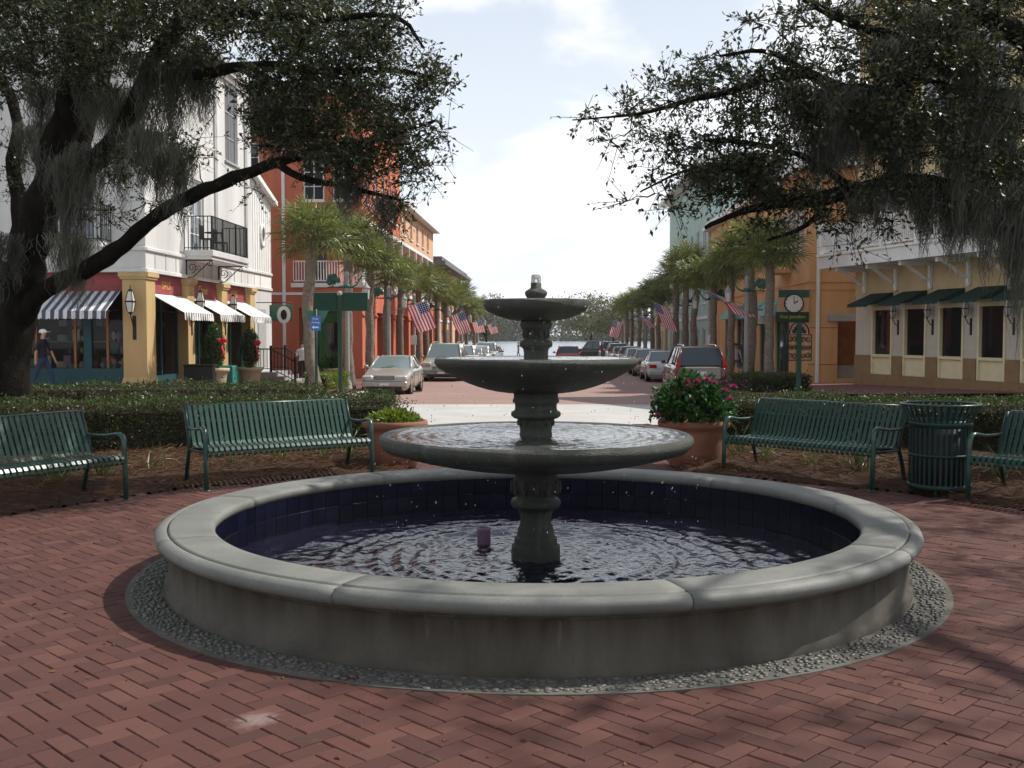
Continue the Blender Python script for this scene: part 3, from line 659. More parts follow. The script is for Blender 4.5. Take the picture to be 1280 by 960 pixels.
# ================================================================== hedges
def hedge(name, label, path, wd, ht, n, z0=.0, lm='hedgeleaf', lsz=.036):
    t = thing(name, label, 'hedge', (path[0][0], path[0][1], 0)); o = Vector((path[0][0], path[0][1], 0))
    pts = [Vector((x, y, 0)) for x, y in path]; segs = [(pts[i], pts[i+1]) for i in range(len(pts)-1)]; tot = sum((b-a).length for a, b in segs)
    core = MB(); P, D = [], []
    A_, B_ = [], []
    def frame(i):
        d = (pts[min(i+1, len(pts)-1)]-pts[max(0, i-1)]).normalized(); return d, Vector((-d.y, d.x, 0))
    rings = []
    for i in range(len(pts)):
        d, nn = frame(i); k = .86
        sh = d*(.08 if i == 0 else (-.08 if i == len(pts)-1 else 0))
        rings.append([pts[i]-o+sh+nn*(wd/2*k*a)+Vector((0, 0, z0+b*ht*.93)) for a, b in ((-1, 0), (-1, .85), (-.85, 1), (.85, 1), (1, .85), (1, 0))])
    vs = [v for r in rings for v in r]; fs = [(i*6+k, i*6+k+1, i*6+7+k, i*6+6+k) for i in range(len(pts)-1) for k in range(5)]+[tuple(range(6)), tuple(range(len(vs)-6, len(vs)))]
    core.add(vs, fs); core.build('branches', MAT['soil'], t)
    while len(P) < n:
        x = R.uniform(0, tot); 
        for a, b in segs:
            l = (b-a).length
            if x <= l: break
            x -= l
        d = (b-a).normalized(); nn = Vector((-d.y, d.x, 0)); s_ = R.random(); base = a+d*min(x, l)
        if s_ < .5: u, z, dr = R.uniform(-1, 1), 1.0, Vector((0, 0, 1))
        elif s_ < .86: u, z, dr = -1, R.random()**.8, -nn
        elif s_ < .93: u, z, dr = 1, R.random(), nn
        else: u, z, dr = R.uniform(-1, 1), R.random(), Vector((0, 0, .3))-d*1.0; base = a if (R.random() < .5 and a == pts[0]) else base; 
        if s_ >= .93:
            e = R.random() < .5; base = pts[0] if e else pts[-1]; dr = (pts[0]-pts[1]).normalized() if e else (pts[-1]-pts[-2]).normalized()
        p = base+nn*(u*wd/2)+Vector((0, 0, z0+z*ht)); w_ = noise.noise(p*1.7)*.10+noise.noise(p*6)*.06
        p += dr*(w_-R.random()**2*.11)
        if R.random() < .02: p += dr*R.uniform(.03, .12)
        P.append(p-o); D.append(dr*.55+Vector((R.gauss(0, 1), R.gauss(0, 1), R.gauss(.15, 1)))*.7)
    leaf_mesh('foliage', np.array(P), np.array(D), NR.uniform(.7, 1.3, n)*lsz, .6, MAT[lm], t)
    return t
hedge('hedge', 'long clipped box hedge behind the left benches', [(-8.6, 13.2), (-6.5, 14.6), (-4.2, 15.6), (-1.75, 15.9)], 1.5, .73, 38000)
hedge('hedge', 'clipped hedge behind the right benches and bin', [(2.9, 16.2), (5.0, 15.7), (7.4, 14.7), (9.6, 13.2)], 1.5, .73, 34000)
hedge('hedge', 'taller back hedge at the edge of the cross street beside the ochre pillar', [(-9.0, 17.6), (-5.2, 17.9), (-3.2, 18.0)], 1.1, .80, 16000)
hedge('hedge', 'low dark shrub border around the palm by the clock sign', [(6.7, 31.5), (8.6, 31.8)], 1.8, .5, 5000, -.05, lsz=.06)
hedge('hedge', 'small sunlit shrub strip beside the parked beige sedan', [(-6.35, 34.2), (-5.95, 36.5)], .8, .5, 2500, -.15, 'potleaf', .06)

# ================================================================== benches
BP = [(.315, .865), (.300, .86), (.205, .62), (.145, .47), (.115, .435), (.06, .425), (-.15, .435), (-.31, .452), (-.352, .446), (-.372, .42), (-.372, .385), (-.355, .365)]
def slat_mesh():
    b = MB(); w2, th = .0195, .007; n = len(BP); vs = []
    for i, (y, z) in enumerate(BP):
        a = Vector((BP[min(i+1, n-1)][0]-BP[max(i-1, 0)][0], BP[min(i+1, n-1)][1]-BP[max(i-1, 0)][1])).normalized(); ny, nz = -a.y*th, a.x*th
        vs += [(-w2, y, z), (w2, y, z), (w2, y-ny, z-nz), (-w2, y-ny, z-nz)]
    fs = [(i*4+k, i*4+(k+1) % 4, i*4+4+(k+1) % 4, i*4+4+k) for i in range(n-1) for k in range(4)]+[(3, 2, 1, 0), tuple(range(4*n-4, 4*n))]
    b.add(vs, fs); return b.mesh('slat', MAT['bench'])
def make_bench(loc, rz, label):
    t = thing('park_bench', label, 'bench', loc, rz, 'green slatted metal benches round the fountain')
    sm = slat_mesh(); ns = 31; LX = .965
    for k in range(ns): o = link('slat', sm, t); o.location = (-.93+1.86*k/(ns-1), 0, 0)
    b = MB(); b.tube([(-.94, .318, .868), (.94, .318, .868)], .013, 8); b.build('top_rail', MAT['bench'], t)
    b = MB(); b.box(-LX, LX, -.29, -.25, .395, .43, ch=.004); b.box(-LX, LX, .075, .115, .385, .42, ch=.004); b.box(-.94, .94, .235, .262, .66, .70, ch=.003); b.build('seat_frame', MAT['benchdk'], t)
    for sx in (-1, 1):
        x = sx*.975
        b = MB(); pts = [(x, -.36, .012), (x, -.352, .30), (x, -.345, .52), (x, -.338, .60), (x, -.315, .642), (x, -.27, .66), (x, -.21, .655), (x, -.08, .635), (x, .10, .632), (x, .20, .64)]
        for i in range(len(pts)-1):
            p, q = Vector(pts[i]), Vector(pts[i+1])
        b.tube(pts, [.026, .026, .028, .030, .030, .028, .024, .021, .020, .018], 10, flat=.8); b.lathe([(.0, .0), (.045, .0), (.045, .012), (0, .014)], 12, (x, -.36)); b.build('front_leg', MAT['bench'], t)
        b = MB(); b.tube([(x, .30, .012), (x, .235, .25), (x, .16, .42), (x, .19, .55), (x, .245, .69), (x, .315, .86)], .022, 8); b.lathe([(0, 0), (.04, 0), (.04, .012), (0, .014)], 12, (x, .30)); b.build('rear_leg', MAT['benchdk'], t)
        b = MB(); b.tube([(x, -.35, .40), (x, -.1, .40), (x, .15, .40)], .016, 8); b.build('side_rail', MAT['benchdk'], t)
    return t
bench = make_bench((-2.62, 11.97, 0), rad(35.2), 'sunlit green slatted bench between the hedge and the left terracotta pot')
dup(bench, None, (-4.64, 9.85, 0), rad(59.3), 'green slatted bench cut off by the left edge of the photo')
dup(bench, None, (3.42, 12.08, 0), rad(-49.5), 'shaded green bench between the flowering pot and the litter bin')
dup(bench, None, (5.36, 9.88, 0), rad(-56), 'green bench right of the litter bin, cut off by the right edge')

# litter bin
tr = thing('litter_bin', 'round dark green slatted metal litter bin beside the right benches', 'litter bin', (4.42, 10.95, 0))
b = MB(); b.box(-.011, .011, -.004, .004, .09, .74); sm_ = b.mesh('bar', MAT['benchdk'])
b = MB(); b.add([(-.011, 0, .74), (.011, 0, .74), (.014, .085, .93), (-.014, .085, .93), (-.011, .006, .74), (.011, .006, .74), (.014, .091, .93), (-.014, .091, .93)], [(0, 1, 2, 3), (7, 6, 5, 4), (0, 3, 7, 4), (1, 5, 6, 2)]); fm_ = b.mesh('flared_bar', MAT['benchdk'])
for k in range(36):
    a = 2*PI*k/36; o = link('bar', sm_, tr); o.location = (.30*math.cos(a), .30*math.sin(a), 0); o.rotation_euler = (0, 0, a-PI/2)
    o = link('flared_bar', fm_, tr); o.location = (.30*math.cos(a), .30*math.sin(a), 0); o.rotation_euler = (0, 0, a-PI/2)
for z0, z1, nm in ((.07, .12, 'base_ring'), (.40, .43, 'hoop'), (.70, .775, 'hoop')):
    MB().lathe([(.292, z0), (.312, z0), (.314, (z0+z1)/2), (.312, z1), (.292, z1), (.292, z0)], 40).build(nm, MAT['benchdk'], tr)
MB().lathe([(.36, .925), (.395, .925), (.402, .935), (.395, .946), (.36, .946), (.36, .925)], 48).build('top_ring', MAT['bench'], tr)
MB().lathe([(0, .08), (.265, .08), (.27, .70), (.255, .70), (.25, .1), (0, .1)], 32).build('liner', MAT['black'], tr)
b = MB()
for k in range(3): a = 2*PI*k/3; b.lathe([(0, 0), (.03, 0), (.02, .08), (0, .08)], 8, (.24*math.cos(a), .24*math.sin(a)))
b.build('foot', MAT['benchdk'], tr)

# terracotta pots with planting
def pot(loc, r, h, name, label):
    t = thing(name, label, 'plant pot', loc)
    MB().lathe([(0, 0), (r*.62, 0), (r*.68, .03), (r*.80, h*.35), (r*.87, h*.72), (r*.88, h*.82), (r*1.0, h*.86), (r*1.02, h*.93), (r*1.0, h), (r*.90, h), (r*.86, h*.9), (0, h*.88)], 48).build('pot', MAT['terra'], t); return t
t = pot((-1.45, 13.15, 0), .40, .585, 'terracotta_pot', 'terracotta pot of light green plants at the right end of the sunlit bench')
n = 1600; D = rdirs(n); D[:, 2] = np.abs(D[:, 2])*.9; P = D*[.33, .33, .17]*NR.uniform(.3, 1.0, (n, 1))+[0, 0, .56]
leaf_mesh('foliage', P, D+rdirs(n)*.6, NR.uniform(.04, .085, n), .4, MAT['potleaf'], t)
t = pot((2.27, 13.25, 0), .44, .585, 'terracotta_pot', 'terracotta pot of dark leaves and magenta blooms by the right bench')
n = 5200; D = rdirs(n); D[:, 2] = np.where(D[:, 2] < -.15, -D[:, 2], D[:, 2]); q = NR.uniform(.45, 1.05, (n, 1))
lump = np.array([1+.22*noise.noise(Vector(d)*2.3) for d in D])[:, None]
P = D*[.47, .45, .46]*q*lump+[-.02, 0, .66]
leaf_mesh('foliage', P, D*.6+rdirs(n)*.8, NR.uniform(.05, .10, n), .62, MAT['flowerleaf'], t)
b = MB()
for k in range(14): a = R.uniform(0, 2*PI); rr_ = R.uniform(.1, .4); b.tube([(0, 0, .5), (rr_*.5*math.cos(a), rr_*.5*math.sin(a), .75), (rr_*math.cos(a), rr_*math.sin(a), 1.02)], [.012, .008, .004], 5)
b.build('stems', MAT['bark'], t)
for (px, py, rr_) in ((822, 521, .05), (846, 494, .055), (862, 484, .06), (872, 478, .055), (884, 476, .06), (893, 480, .05), (829, 528, .045), (905, 489, .05), (917, 484, .045), (840, 510, .04), (858, 478, .05), (912, 500, .05)):
    p = at(px, py, 13.0); n = 90; D = rdirs(n); D[:, 2] = np.abs(D[:, 2])
    leaf_mesh('bloom', D*rr_*.55*NR.random((n, 1))+np.array(p-Vector((2.27, 13.25, 0))), D, np.full(n, rr_*.62), .6, MAT['bloom'], t)
# ================================================================== buildings
def wall(parent, name, F, u0, u1, z0, z1, holes, m, depth=.16, kind=None):
    """wall skin with real openings; holes = (u0,u1,z0,z1)"""
    b = MB(); us = sorted({u0, u1, *[h[0] for h in holes], *[h[1] for h in holes]}); zs = sorted({z0, z1, *[h[2] for h in holes], *[h[3] for h in holes]})
    for i in range(len(us)-1):
        for j in range(len(zs)-1):
            cu, cz = (us[i]+us[i+1])/2, (zs[j]+zs[j+1])/2
            if any(h[0] < cu < h[1] and h[2] < cz < h[3] for h in holes): continue
            b.add([F.p(us[i], 0, zs[j]), F.p(us[i+1], 0, zs[j]), F.p(us[i+1], 0, zs[j+1]), F.p(us[i], 0, zs[j+1])], [(0, 1, 2, 3)])
    for h in holes:
        c = [(h[0], h[2]), (h[1], h[2]), (h[1], h[3]), (h[0], h[3])]
        for k in range(4):
            p, q = c[k], c[(k+1) % 4]; b.add([F.p(p[0], 0, p[1]), F.p(q[0], 0, q[1]), F.p(q[0], -depth, q[1]), F.p(p[0], -depth, p[1])], [(0, 1, 2, 3)])
    return b.build(name, m, parent)
def window(parent, F, u0, u1, z0, z1, fm='white', mul=(2, 2), depth=.14, fw=.07, glass='glass', sill=True, proud=.03, shut=None):
    b = MB(); u0 += .003; u1 -= .003; z0 += .003; z1 -= .003
    n0, n1 = -depth, -depth+.07
    b.box(u0, u0+fw, n0, n1, z0, z1, F=F); b.box(u1-fw, u1, n0, n1, z0, z1, F=F); b.box(u0+fw, u1-fw, n0, n1, z1-fw, z1, F=F); b.box(u0+fw, u1-fw, n0, n1, z0, z0+fw, F=F)
    for k in range(1, mul[0]): u = u0+(u1-u0)*k/mul[0]; b.box(u-.018, u+.018, n0, n1-.02, z0+fw, z1-fw, F=F)
    for k in range(1, mul[1]): z = z0+(z1-z0)*k/mul[1]; b.box(u0+fw, u1-fw, n0, n1-.024, z-.018, z+.018, F=F)
    wd = b.build('window', MAT[fm], parent)
    MB().box(u0+fw*.5, u1-fw*.5, n0+.012, n0+.024, z0+fw*.5, z1-fw*.5, F=F).build('pane', MAT[glass], wd)
    if sill: MB().box(u0-.08, u1+.08, -.02, .08, z0-.09, z0-.005, ch=.01, F=F).build('sill', MAT[fm], wd)
    if shut:
        for s_ in (-1, 1):
            ua = u0-.5*(u1-u0)-.02 if s_ < 0 else u1+.02; b = MB(); wsh = .5*(u1-u0)
            b.box(ua, ua+wsh, .005, .045, z0, z1, F=F)
            for k in range(8): zc = z0+(z1-z0)*(k+.5)/8; b.box(ua+.05, ua+wsh-.05, .045, .06, zc-.05, zc+.03, F=F)
            b.build('shutter', MAT[shut], wd)
    return wd
def railing(parent, F, u0, u1, n, z0, h, m, sp=.12, r=.011, post=.02, ends=None, name='railing', sq=False):
    b = MB(); k = max(2, int((u1-u0)/sp))
    if sq:
        b.box(u0, u1, n-.035, n+.035, z0+h-.06, z0+h, F=F); b.box(u0, u1, n-.025, n+.025, z0+.08, z0+.13, F=F)
        for i in range(k+1): u = u0+(u1-u0)*i/k; b.box(u-.02, u+.02, n-.02, n+.02, z0+.13, z0+h-.06, F=F)
    else:
        b.box(u0, u1, n-.02, n+.02, z0+h-.03, z0+h, F=F); b.box(u0, u1, n-.012, n+.012, z0+.06, z0+.085, F=F)
        for i in range(k+1): u = u0+(u1-u0)*i/k; q = post if i in (0, k) else r; b.box(u-q, u+q, n-q, n+q, z0, z0+h-.03, F=F)
    if ends:                                  # returns back to wall at n=ends
        for u in (u0, u1):
            b.box(u-.02, u+.02, ends, n, z0+h-.031, z0+h-.001, F=F); b.box(u-.012, u+.012, ends, n, z0+.06, z0+.085, F=F)
            kk = max(2, int((n-ends)/sp))
            for i in range(kk): q = ends+(n-ends)*i/kk; b.box(u-r, u+r, q-r, q+r, z0, z0+h-.03, F=F)
    return b.build(name, m, parent)
def lantern(parent, F, u, n, z, s_=1.0, post=True):
    """four-sided wall lantern hanging off a bracket; z is the lantern's middle"""
    c = Vector(F.p(u, n, z)); r = .13*s_; b = MB()
    b.lathe([(.0, c.z+.42*s_), (.012*s_, c.z+.42*s_), (.015*s_, c.z+.33*s_), (.05*s_, c.z+.31*s_), (.06*s_, c.z+.26*s_)], 8, (c.x, c.y), sm=False)
    b.lathe([(r*1.05, c.z+.02*s_), (r*1.12, c.z+.0), (r*1.05, c.z-.02*s_)], 4, (c.x, c.y), sm=False, a0=PI/4, a1=PI/4+2*PI)
    b.lathe([(r*.62, c.z-.27*s_), (r*.3, c.z-.31*s_), (0, c.z-.36*s_)], 4, (c.x, c.y), sm=False, a0=PI/4, a1=PI/4+2*PI)
    for k in range(4):
        a = PI/4+PI/2*k; b.tube([(c.x+r*.64*math.cos(a), c.y+r*.64*math.sin(a), c.z-.27*s_), (c.x+r*1.05*math.cos(a), c.y+r*1.05*math.sin(a), c.z), (c.x+r*.5*math.cos(a), c.y+r*.5*math.sin(a), c.z+.27*s_)], .011*s_, 4)
    if post:
        w0, w1 = Vector(F.p(u, .0, z-.62*s_)), Vector(F.p(u, n, z-.34*s_)); b.tube([w0, Vector(F.p(u, n*.5, z-.56*s_)), w1], .018*s_, 6)
        b.box(u-.045*s_, u+.045*s_, 0, .03, z-.98*s_, z-.36*s_, F=F)
    l = b.build('lantern', MAT['blackiron'], parent)
    g = MB(); g.lathe([(r*.6, c.z-.265*s_), (r*1.0, c.z), (r*.46, c.z+.265*s_)], 4, (c.x, c.y), sm=False, a0=PI/4, a1=PI/4+2*PI); g.build('lantern_glass', MAT['frost'], l); return l
def awning(parent, F, u0, u1, zt, zb, pr, m, mv, val=.24, name='awning', scal=True, sides=False, n0=0.):
    b = MB(); th = .012
    b.add([F.p(u0, n0, zt), F.p(u1, n0, zt), F.p(u1, n0+pr, zb), F.p(u0, n0+pr, zb), F.p(u0, n0, zt-.03), F.p(u1, n0, zt-.03), F.p(u1, n0+pr-.01, zb-.012), F.p(u0, n0+pr-.01, zb-.012)], [(0, 1, 2, 3), (7, 6, 5, 4), (0, 3, 7, 4), (1, 5, 6, 2)])
    if sides:
        for u in (u0, u1): b.add([F.p(u, n0, zt-.03), F.p(u, n0+pr-.01, zb-.012), F.p(u, n0, zb-.012)], [(0, 1, 2)])
    a = b.build(name, m, parent)
    k = max(4, int((u1-u0)/.11)); b = MB(); top = [F.p(u0+(u1-u0)*i/(k*4), n0+pr+.004*(1-2*((i//2) % 2)), zb) for i in range(k*4+1)]
    bot = [F.p(u0+(u1-u0)*i/(k*4), n0+pr+.02+.015*math.sin(i*.9), zb-val+(.035*(1-abs(math.sin(i*PI/4))) if scal else 0)) for i in range(k*4+1)]
    b.strip(top, bot); b.build('valance', mv, a)
    b = MB(); b.tube([F.p(u0+.03, n0, zb+.05), F.p(u0+.03, n0+pr-.04, zb-.03)], .014, 6); b.tube([F.p(u1-.03, n0, zb+.05), F.p(u1-.03, n0+pr-.04, zb-.03)], .014, 6); b.tube([F.p(u0+.02, n0+pr-.03, zb-.03), F.p(u1-.02, n0+pr-.03, zb-.03)], .014, 6)
    b.build('awning_frame', MAT['blackiron'], a); return a

# ------------------------------------------------------------------ white corner building (left)
def white_building():
    o = S(-12.1, 31.8); B = thing('shop_building', 'white stucco corner building with ochre pillars, maroon sign band and striped awnings', 'building', tuple(o), SROT)
    E = Fr((0, 0, 0), (0, 1, 0), (1, 0, 0)); So = Fr((0, 0, 0), (1, 0, 0), (0, -1, 0))
    W = MAT['stucco']
    # upper storeys street side
    hl = [(7.9, 9.5, 8.1, 10.9), (4.0, 5.4, 4.45, 6.9)]
    wall(B, 'wall', E, 0, 11.3, 3.52, 11.3, hl, W)
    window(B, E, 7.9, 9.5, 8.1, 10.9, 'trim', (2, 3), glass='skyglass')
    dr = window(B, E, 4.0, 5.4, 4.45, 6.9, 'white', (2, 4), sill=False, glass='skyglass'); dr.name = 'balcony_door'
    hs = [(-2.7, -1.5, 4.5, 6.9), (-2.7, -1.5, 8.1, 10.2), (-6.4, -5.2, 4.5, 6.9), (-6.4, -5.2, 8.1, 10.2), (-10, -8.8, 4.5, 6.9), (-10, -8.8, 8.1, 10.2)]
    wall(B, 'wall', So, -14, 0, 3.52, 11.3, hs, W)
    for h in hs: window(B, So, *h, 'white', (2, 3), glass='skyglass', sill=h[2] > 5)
    b = MB(); b.box(-14, -.3, .3, 11.3, 11.2, 11.28); b.box(-14, -.01, 11.1, 11.29, 3.4, 11.2); b.build('roof', MAT['roofgrey'], B)
    b = MB()
    for F, u0, u1 in ((E, -.18, 11.42), (So, -14, .18)):
        b.box(u0, u1, .002, .12, 11.02, 11.22, F=F); b.box(u0-.1, u1+.1, .0, .26, 11.22, 11.36, F=F); b.box(u0-.14, u1+.14, -.05, .34, 11.36, 11.5, F=F)
    b.build('cornice', MAT['stucco'], B)
    b = MB()
    for F, u0, u1 in ((E, -.03, 14.2), (So, -14, .03)):
        b.box(u0, u1, .002, .07, 4.14, 4.26, ch=.02, F=F); b.box(u0, u1, .003, .06, 3.5, 3.62, ch=.015, F=F)
    b.build('ledge', MAT['stucco'], B)
    for u in (6.55, 10.3): MB().box(u, u+.28, .004, .05, 4.27, 11.0, F=E).build('groove_shadow', MAT['trim'], B)  # grey strips stand in for the shadow in the wall's vertical grooves
    # vertical joints in the frieze
    for u in [.75+.9*k for k in range(14)]: MB().box(u-.012, u+.012, .003, .014, 3.63, 4.13, F=E).build('batten', MAT['trim'], B)
    for z in (5.6, 7.4, 9.2, 10.6): MB().box(-14, -.02, .001, .006, z, z+.022, F=So).build('score_line', MAT['trim'], B); MB().box(.02, 6.5, .001, .006, z, z+.018, F=E).build('score_line', MAT['trim'], B)
    # oval medallion
    b = MB(); c = E.p(5.2, 0, 9.5); vs = []
    for r, x in ((.36, .002), (.36, .06), (.27, .06), (.25, .01)): vs.append([(x, 5.2+r*math.cos(2*PI*k/32)*.8, 9.5+r*1.45*math.sin(2*PI*k/32)) for k in range(32)])
    for i in range(3): b.add(vs[i]+vs[i+1], [(k, (k+1) % 32, 32+(k+1) % 32, 32+k) for k in range(32)], 0, True)
    b.add(vs[3], [tuple(range(32))]); b.build('medallion', MAT['trim'], B)
    # gabled bay
    b = MB(); b.prism([(11.3, 3.52), (14.2, 3.52), (14.2, 7.25), (11.3, 8.0)], -6, 0, F=E); b.build('gabled_bay', MAT['white'], B)
    for k in range(9): u = 11.42+.33*k; MB().box(u-.02, u+.02, .002, .025, 4.28, 7.85-.26*(u-11.3), F=E).build('batten', MAT['white'], B)
    b = MB(); b.prism([(11.2, 7.98), (14.38, 7.16), (14.38, 7.34), (11.2, 8.2)], -6, .28, F=E); b.build('bay_roof', MAT['white'], B)
    b = MB(); vs = []
    for r, x in ((.34, .03), (.34, .09), (.24, .09), (.23, .03)): vs.append([(x, 12.75+r*math.cos(2*PI*k/24), 5.75+r*1.45*math.sin(2*PI*k/24)) for k in range(24)])
    for i in range(3): b.add(vs[i]+vs[i+1], [(k, (k+1) % 24, 24+(k+1) % 24, 24+k) for k in range(24)], 0, True)
    ow = b.build('oval_window', MAT['white'], B); b = MB(); b.add(vs[3], [tuple(range(24))]); b.build('pane', MAT['glass'], ow)
    b = MB(); b.box(-.9, .0, 11.3+.0, 14.2, -.6, 3.5, F=Fr((0, 0, 0), (1, 0, 0), (0, 1, 0))); b.build('bay_base', MAT['stucco'], B)
    b = MB(); b.box(12.0, 13.2, .002, .03, .3, 2.7, F=E); b.build('bay_door', MAT['trim'], B)
    # pillars
    for i, (u0, u1) in enumerate(((0, .72), (3.62, 4.27), (7.3, 7.95), (10.95, 11.6))):
        b = MB(); x0 = -.72 if i == 0 else -.46; yy0, yy1 = (u0, u1)
        b.box(x0, .01, yy0-.0 if i else -.01, yy1, -.6, 3.3, ch=.012)
        q = .05; b.box(x0-(q if i == 0 else 0), .01+q, yy0-q-(0 if i else .01), yy1+q, 3.3, 3.37); b.box(x0-(.09 if i == 0 else 0), .10, yy0-.09, yy1+.09, 3.37, 3.497)
        pl = b.build('pillar', MAT['yellow'], B)
        b = MB(); x_ = -.8 if i == 0 else -.46; z_ = -.05-.06*i
        vs = [(x_, yy0-.1, z_-.3), (.13, yy0-.1, z_-.3), (.13, yy1+.1, z_-.3), (x_, yy1+.1, z_-.3), (x_, yy0-.1, z_+.10), (.13, yy0-.1, z_+.10), (.13, yy1+.1, z_+.10), (x_, yy1+.1, z_+.10), (x0, yy0-.012, z_+.42), (.013, yy0-.012, z_+.42), (.013, yy1+.002, z_+.42), (x0, yy1+.002, z_+.42)]
        b.add(vs, [(a*4+k, a*4+(k+1) % 4, a*4+4+(k+1) % 4, a*4+4+k) for a in (0, 1) for k in range(4)]); b.build('plinth', MAT['yellow'], pl)
    # sign bands, shopfronts street side
    bays = [(.72, 3.62), (4.27, 7.3), (7.95, 10.95)]
    for i, (u0, u1) in enumerate(bays):
        s_ = MB().box(u0+.005, u1-.005, -.30, -.19, 2.9, 3.495, F=E).build('sign_board', MAT['maroon'], B)
        tx = ('SALS', 'Shoes', 'SALS')[i]
        text(s_, tx, .36 if i != 1 else .40, (-.185, (u0+u1)/2, 3.19), (PI/2, 0, PI/2), MAT['gold'])
        b = MB(); b.box(u0+.005, u1-.005, -.42, -.36, -.5, .35, F=E); b.box(u0+.005, u0+.09, -.42, -.34, .35, 2.9, F=E); b.box(u1-.09, u1-.005, -.42, -.34, .35, 2.9, F=E); b.box((u0+u1)/2-.04, (u0+u1)/2+.04, -.42, -.35, .35, 2.9, F=E); b.box(u0+.09, u1-.09, -.42, -.35, 2.78, 2.9, F=E)
        sf = b.build('shopfront', MAT['teal' if i == 0 else 'tealshop'], B); MB().box(u0+.09, u1-.09, -.40, -.385, .36, 2.77, F=E).build('pane', MAT['shopglass'], sf)
        awning(B, E, u0+.12, u1-.02, 2.9, 2.33, 1.02, MAT['aw_white'], MAT['aw_val'], .25, n0=-.17)
    # south side
    MB().box(-4.4, -.72, -.30, -.19, 2.95, 3.495, F=So).build('sign_board', MAT['maroon'], B)
    MB().box(-14, -4.4, -.30, -.19, 2.95, 3.495, F=So).build('sign_board', MAT['maroon'], B)
    b = MB(); b.box(-14, -.73, -.44, -.36, -.3, .62, F=So)
    for u in (-1.95, -4.6, -7.2, -9.9): b.box(u-.12, u+.12, -.44, -.33, .62, 2.95, F=So)
    sf = b.build('shopfront', MAT['teal'], B); MB().box(-13.9, -.75, -.41, -.395, .63, 2.94, F=So).build('pane', MAT['shopglass'], sf)
    b = MB()
    for u in (-1.35, -2.35, -3.55, -5.4, -6.3): b.box(u-.035, u+.035, -.43, -.37, .63, 2.93, F=So)
    b.build('window_bar', MAT['wood'], sf)
    awning(B, So, -3.45, -.85, 2.95, 2.34, 1.05, MAT['aw_navy'], MAT['aw_navy'], .25, n0=-.17)
    awning(B, So, -7.2, -4.3, 2.95, 2.34, 1.05, MAT['aw_navy'], MAT['aw_navy'], .25, n0=-.17)
    # interior behind glass: back walls, shelves, goods
    b = MB(); b.box(-14, -2.6, 2.6, 14, -.6, 3.3); b.box(-14, -.44, .46, 11.2, 3.0, 3.5); b.box(-14, -.46, .46, 11.2, -.6, -.02); b.box(-2.6, -.44, 10.9, 11.2, -.02, 3.0); b.build('shop_interior', MAT['interior'], B)
    cl = [(.45, .35, .25), (.12, .12, .3), (.5, .5, .48), (.4, .15, .12), (.3, .2, .35), (.1, .25, .2), (.5, .4, .12)]
    for ci, c in enumerate(cl):
        b = MB(); m_ = M('shop_goods_%d' % ci, c, .7, .2)
        for _ in range(26):
            if R.random() < .6: x, y = R.uniform(-6.8, -.9), R.uniform(.75, 1.2)
            else: x, y = R.uniform(-1.6, -.6), R.uniform(.9, 10.8)
            zb = R.choice((.5, .62, .62, 1.05, 1.45, 1.9)); hh = R.uniform(.12, .4); rr_ = R.uniform(.05, .14)
            if R.random() < .5: b.box(x-rr_, x+rr_, y-rr_, y+rr_, zb, zb+hh, ch=.01)
            else: b.ball((x, y, zb+hh/2), rr_, 8, 6, (1, 1, hh/rr_/2))
        b.build('shop_goods', m_, B, 'stuff')
    b = MB(); b.box(-7, -.9, .7, 1.25, .57, .61); b.box(-7, -.9, .8, 1.25, 1.41, 1.44); b.box(-1.65, -.6, .8, 10.8, .44, .48); b.build('display_shelf', MAT['wood'], B)
    rv = MB(); k = 11; top = [(-.60, .95+.12*i, 2.15) for i in range(k+1)]; bot = [(-.56, .95+.12*i, 1.62+.04*(i % 2)) for i in range(k+1)]; rv.strip(top, bot); rv.build('inner_valance', MAT['aw_red'], B)
    # balcony street side
    bal = MB(); bal.box(3.3, 7.4, .0, .93, 4.12, 4.22, F=E); bal.box(3.26, 7.44, .0, .99, 4.22, 4.42, ch=.015, F=E); bal = bal.build('balcony', MAT['stucco'], B)
    railing(bal, E, 3.33, 7.37, .93, 4.42, 1.12, MAT['blackiron'], .115, .011, .022, ends=.02)
    b = MB(); 
    for u in (4.55, 6.0): b.box(u-.025, u+.025, .9, .95, 4.42, 5.54, F=E)
    b.build('baluster', MAT['blackiron'], bal)
    for u in (3.5, 6.9):
        b = MB(); b.tube([E.p(u, .015, 4.1), E.p(u, .9, 4.09)], .022, 6); b.tube([E.p(u, .02, 4.1), E.p(u, .02, 3.5)], .025, 6)
        def scroll(cx, cz, r0, r1, t0, t1, n=22): return [E.p(u, cx+(r0+(r1-r0)*i/n)*math.cos(t0+(t1-t0)*i/n), cz+(r0+(r1-r0)*i/n)*math.sin(t0+(t1-t0)*i/n)) for i in range(n+1)]
        b.tube([E.p(u, .05, 3.52), E.p(u, .25, 3.55), E.p(u, .5, 3.78), E.p(u, .75, 4.02)], .018, 6); b.tube(scroll(.82, 4.0, .10, .02, PI, PI*3.6), .014, 6); b.tube(scroll(.2, 3.85, .16, .03, -PI/2, PI*2.4), .014, 6); b.tube(scroll(.42, 3.84, .10, .02, -PI/2, -PI*3.4), .012, 6)
        b.build('bracket', MAT['blackiron'], bal)
    b = MB(); b.lathe([(0, 4.43), (.2, 4.43), (.2, 4.46), (.02, 4.47), (.02, 5.1), (.3, 5.12), (.3, 5.15), (0, 5.15)], 14, (.45, 5.0)); b.build('balcony_table', MAT['blackiron'], bal)
    b = MB()
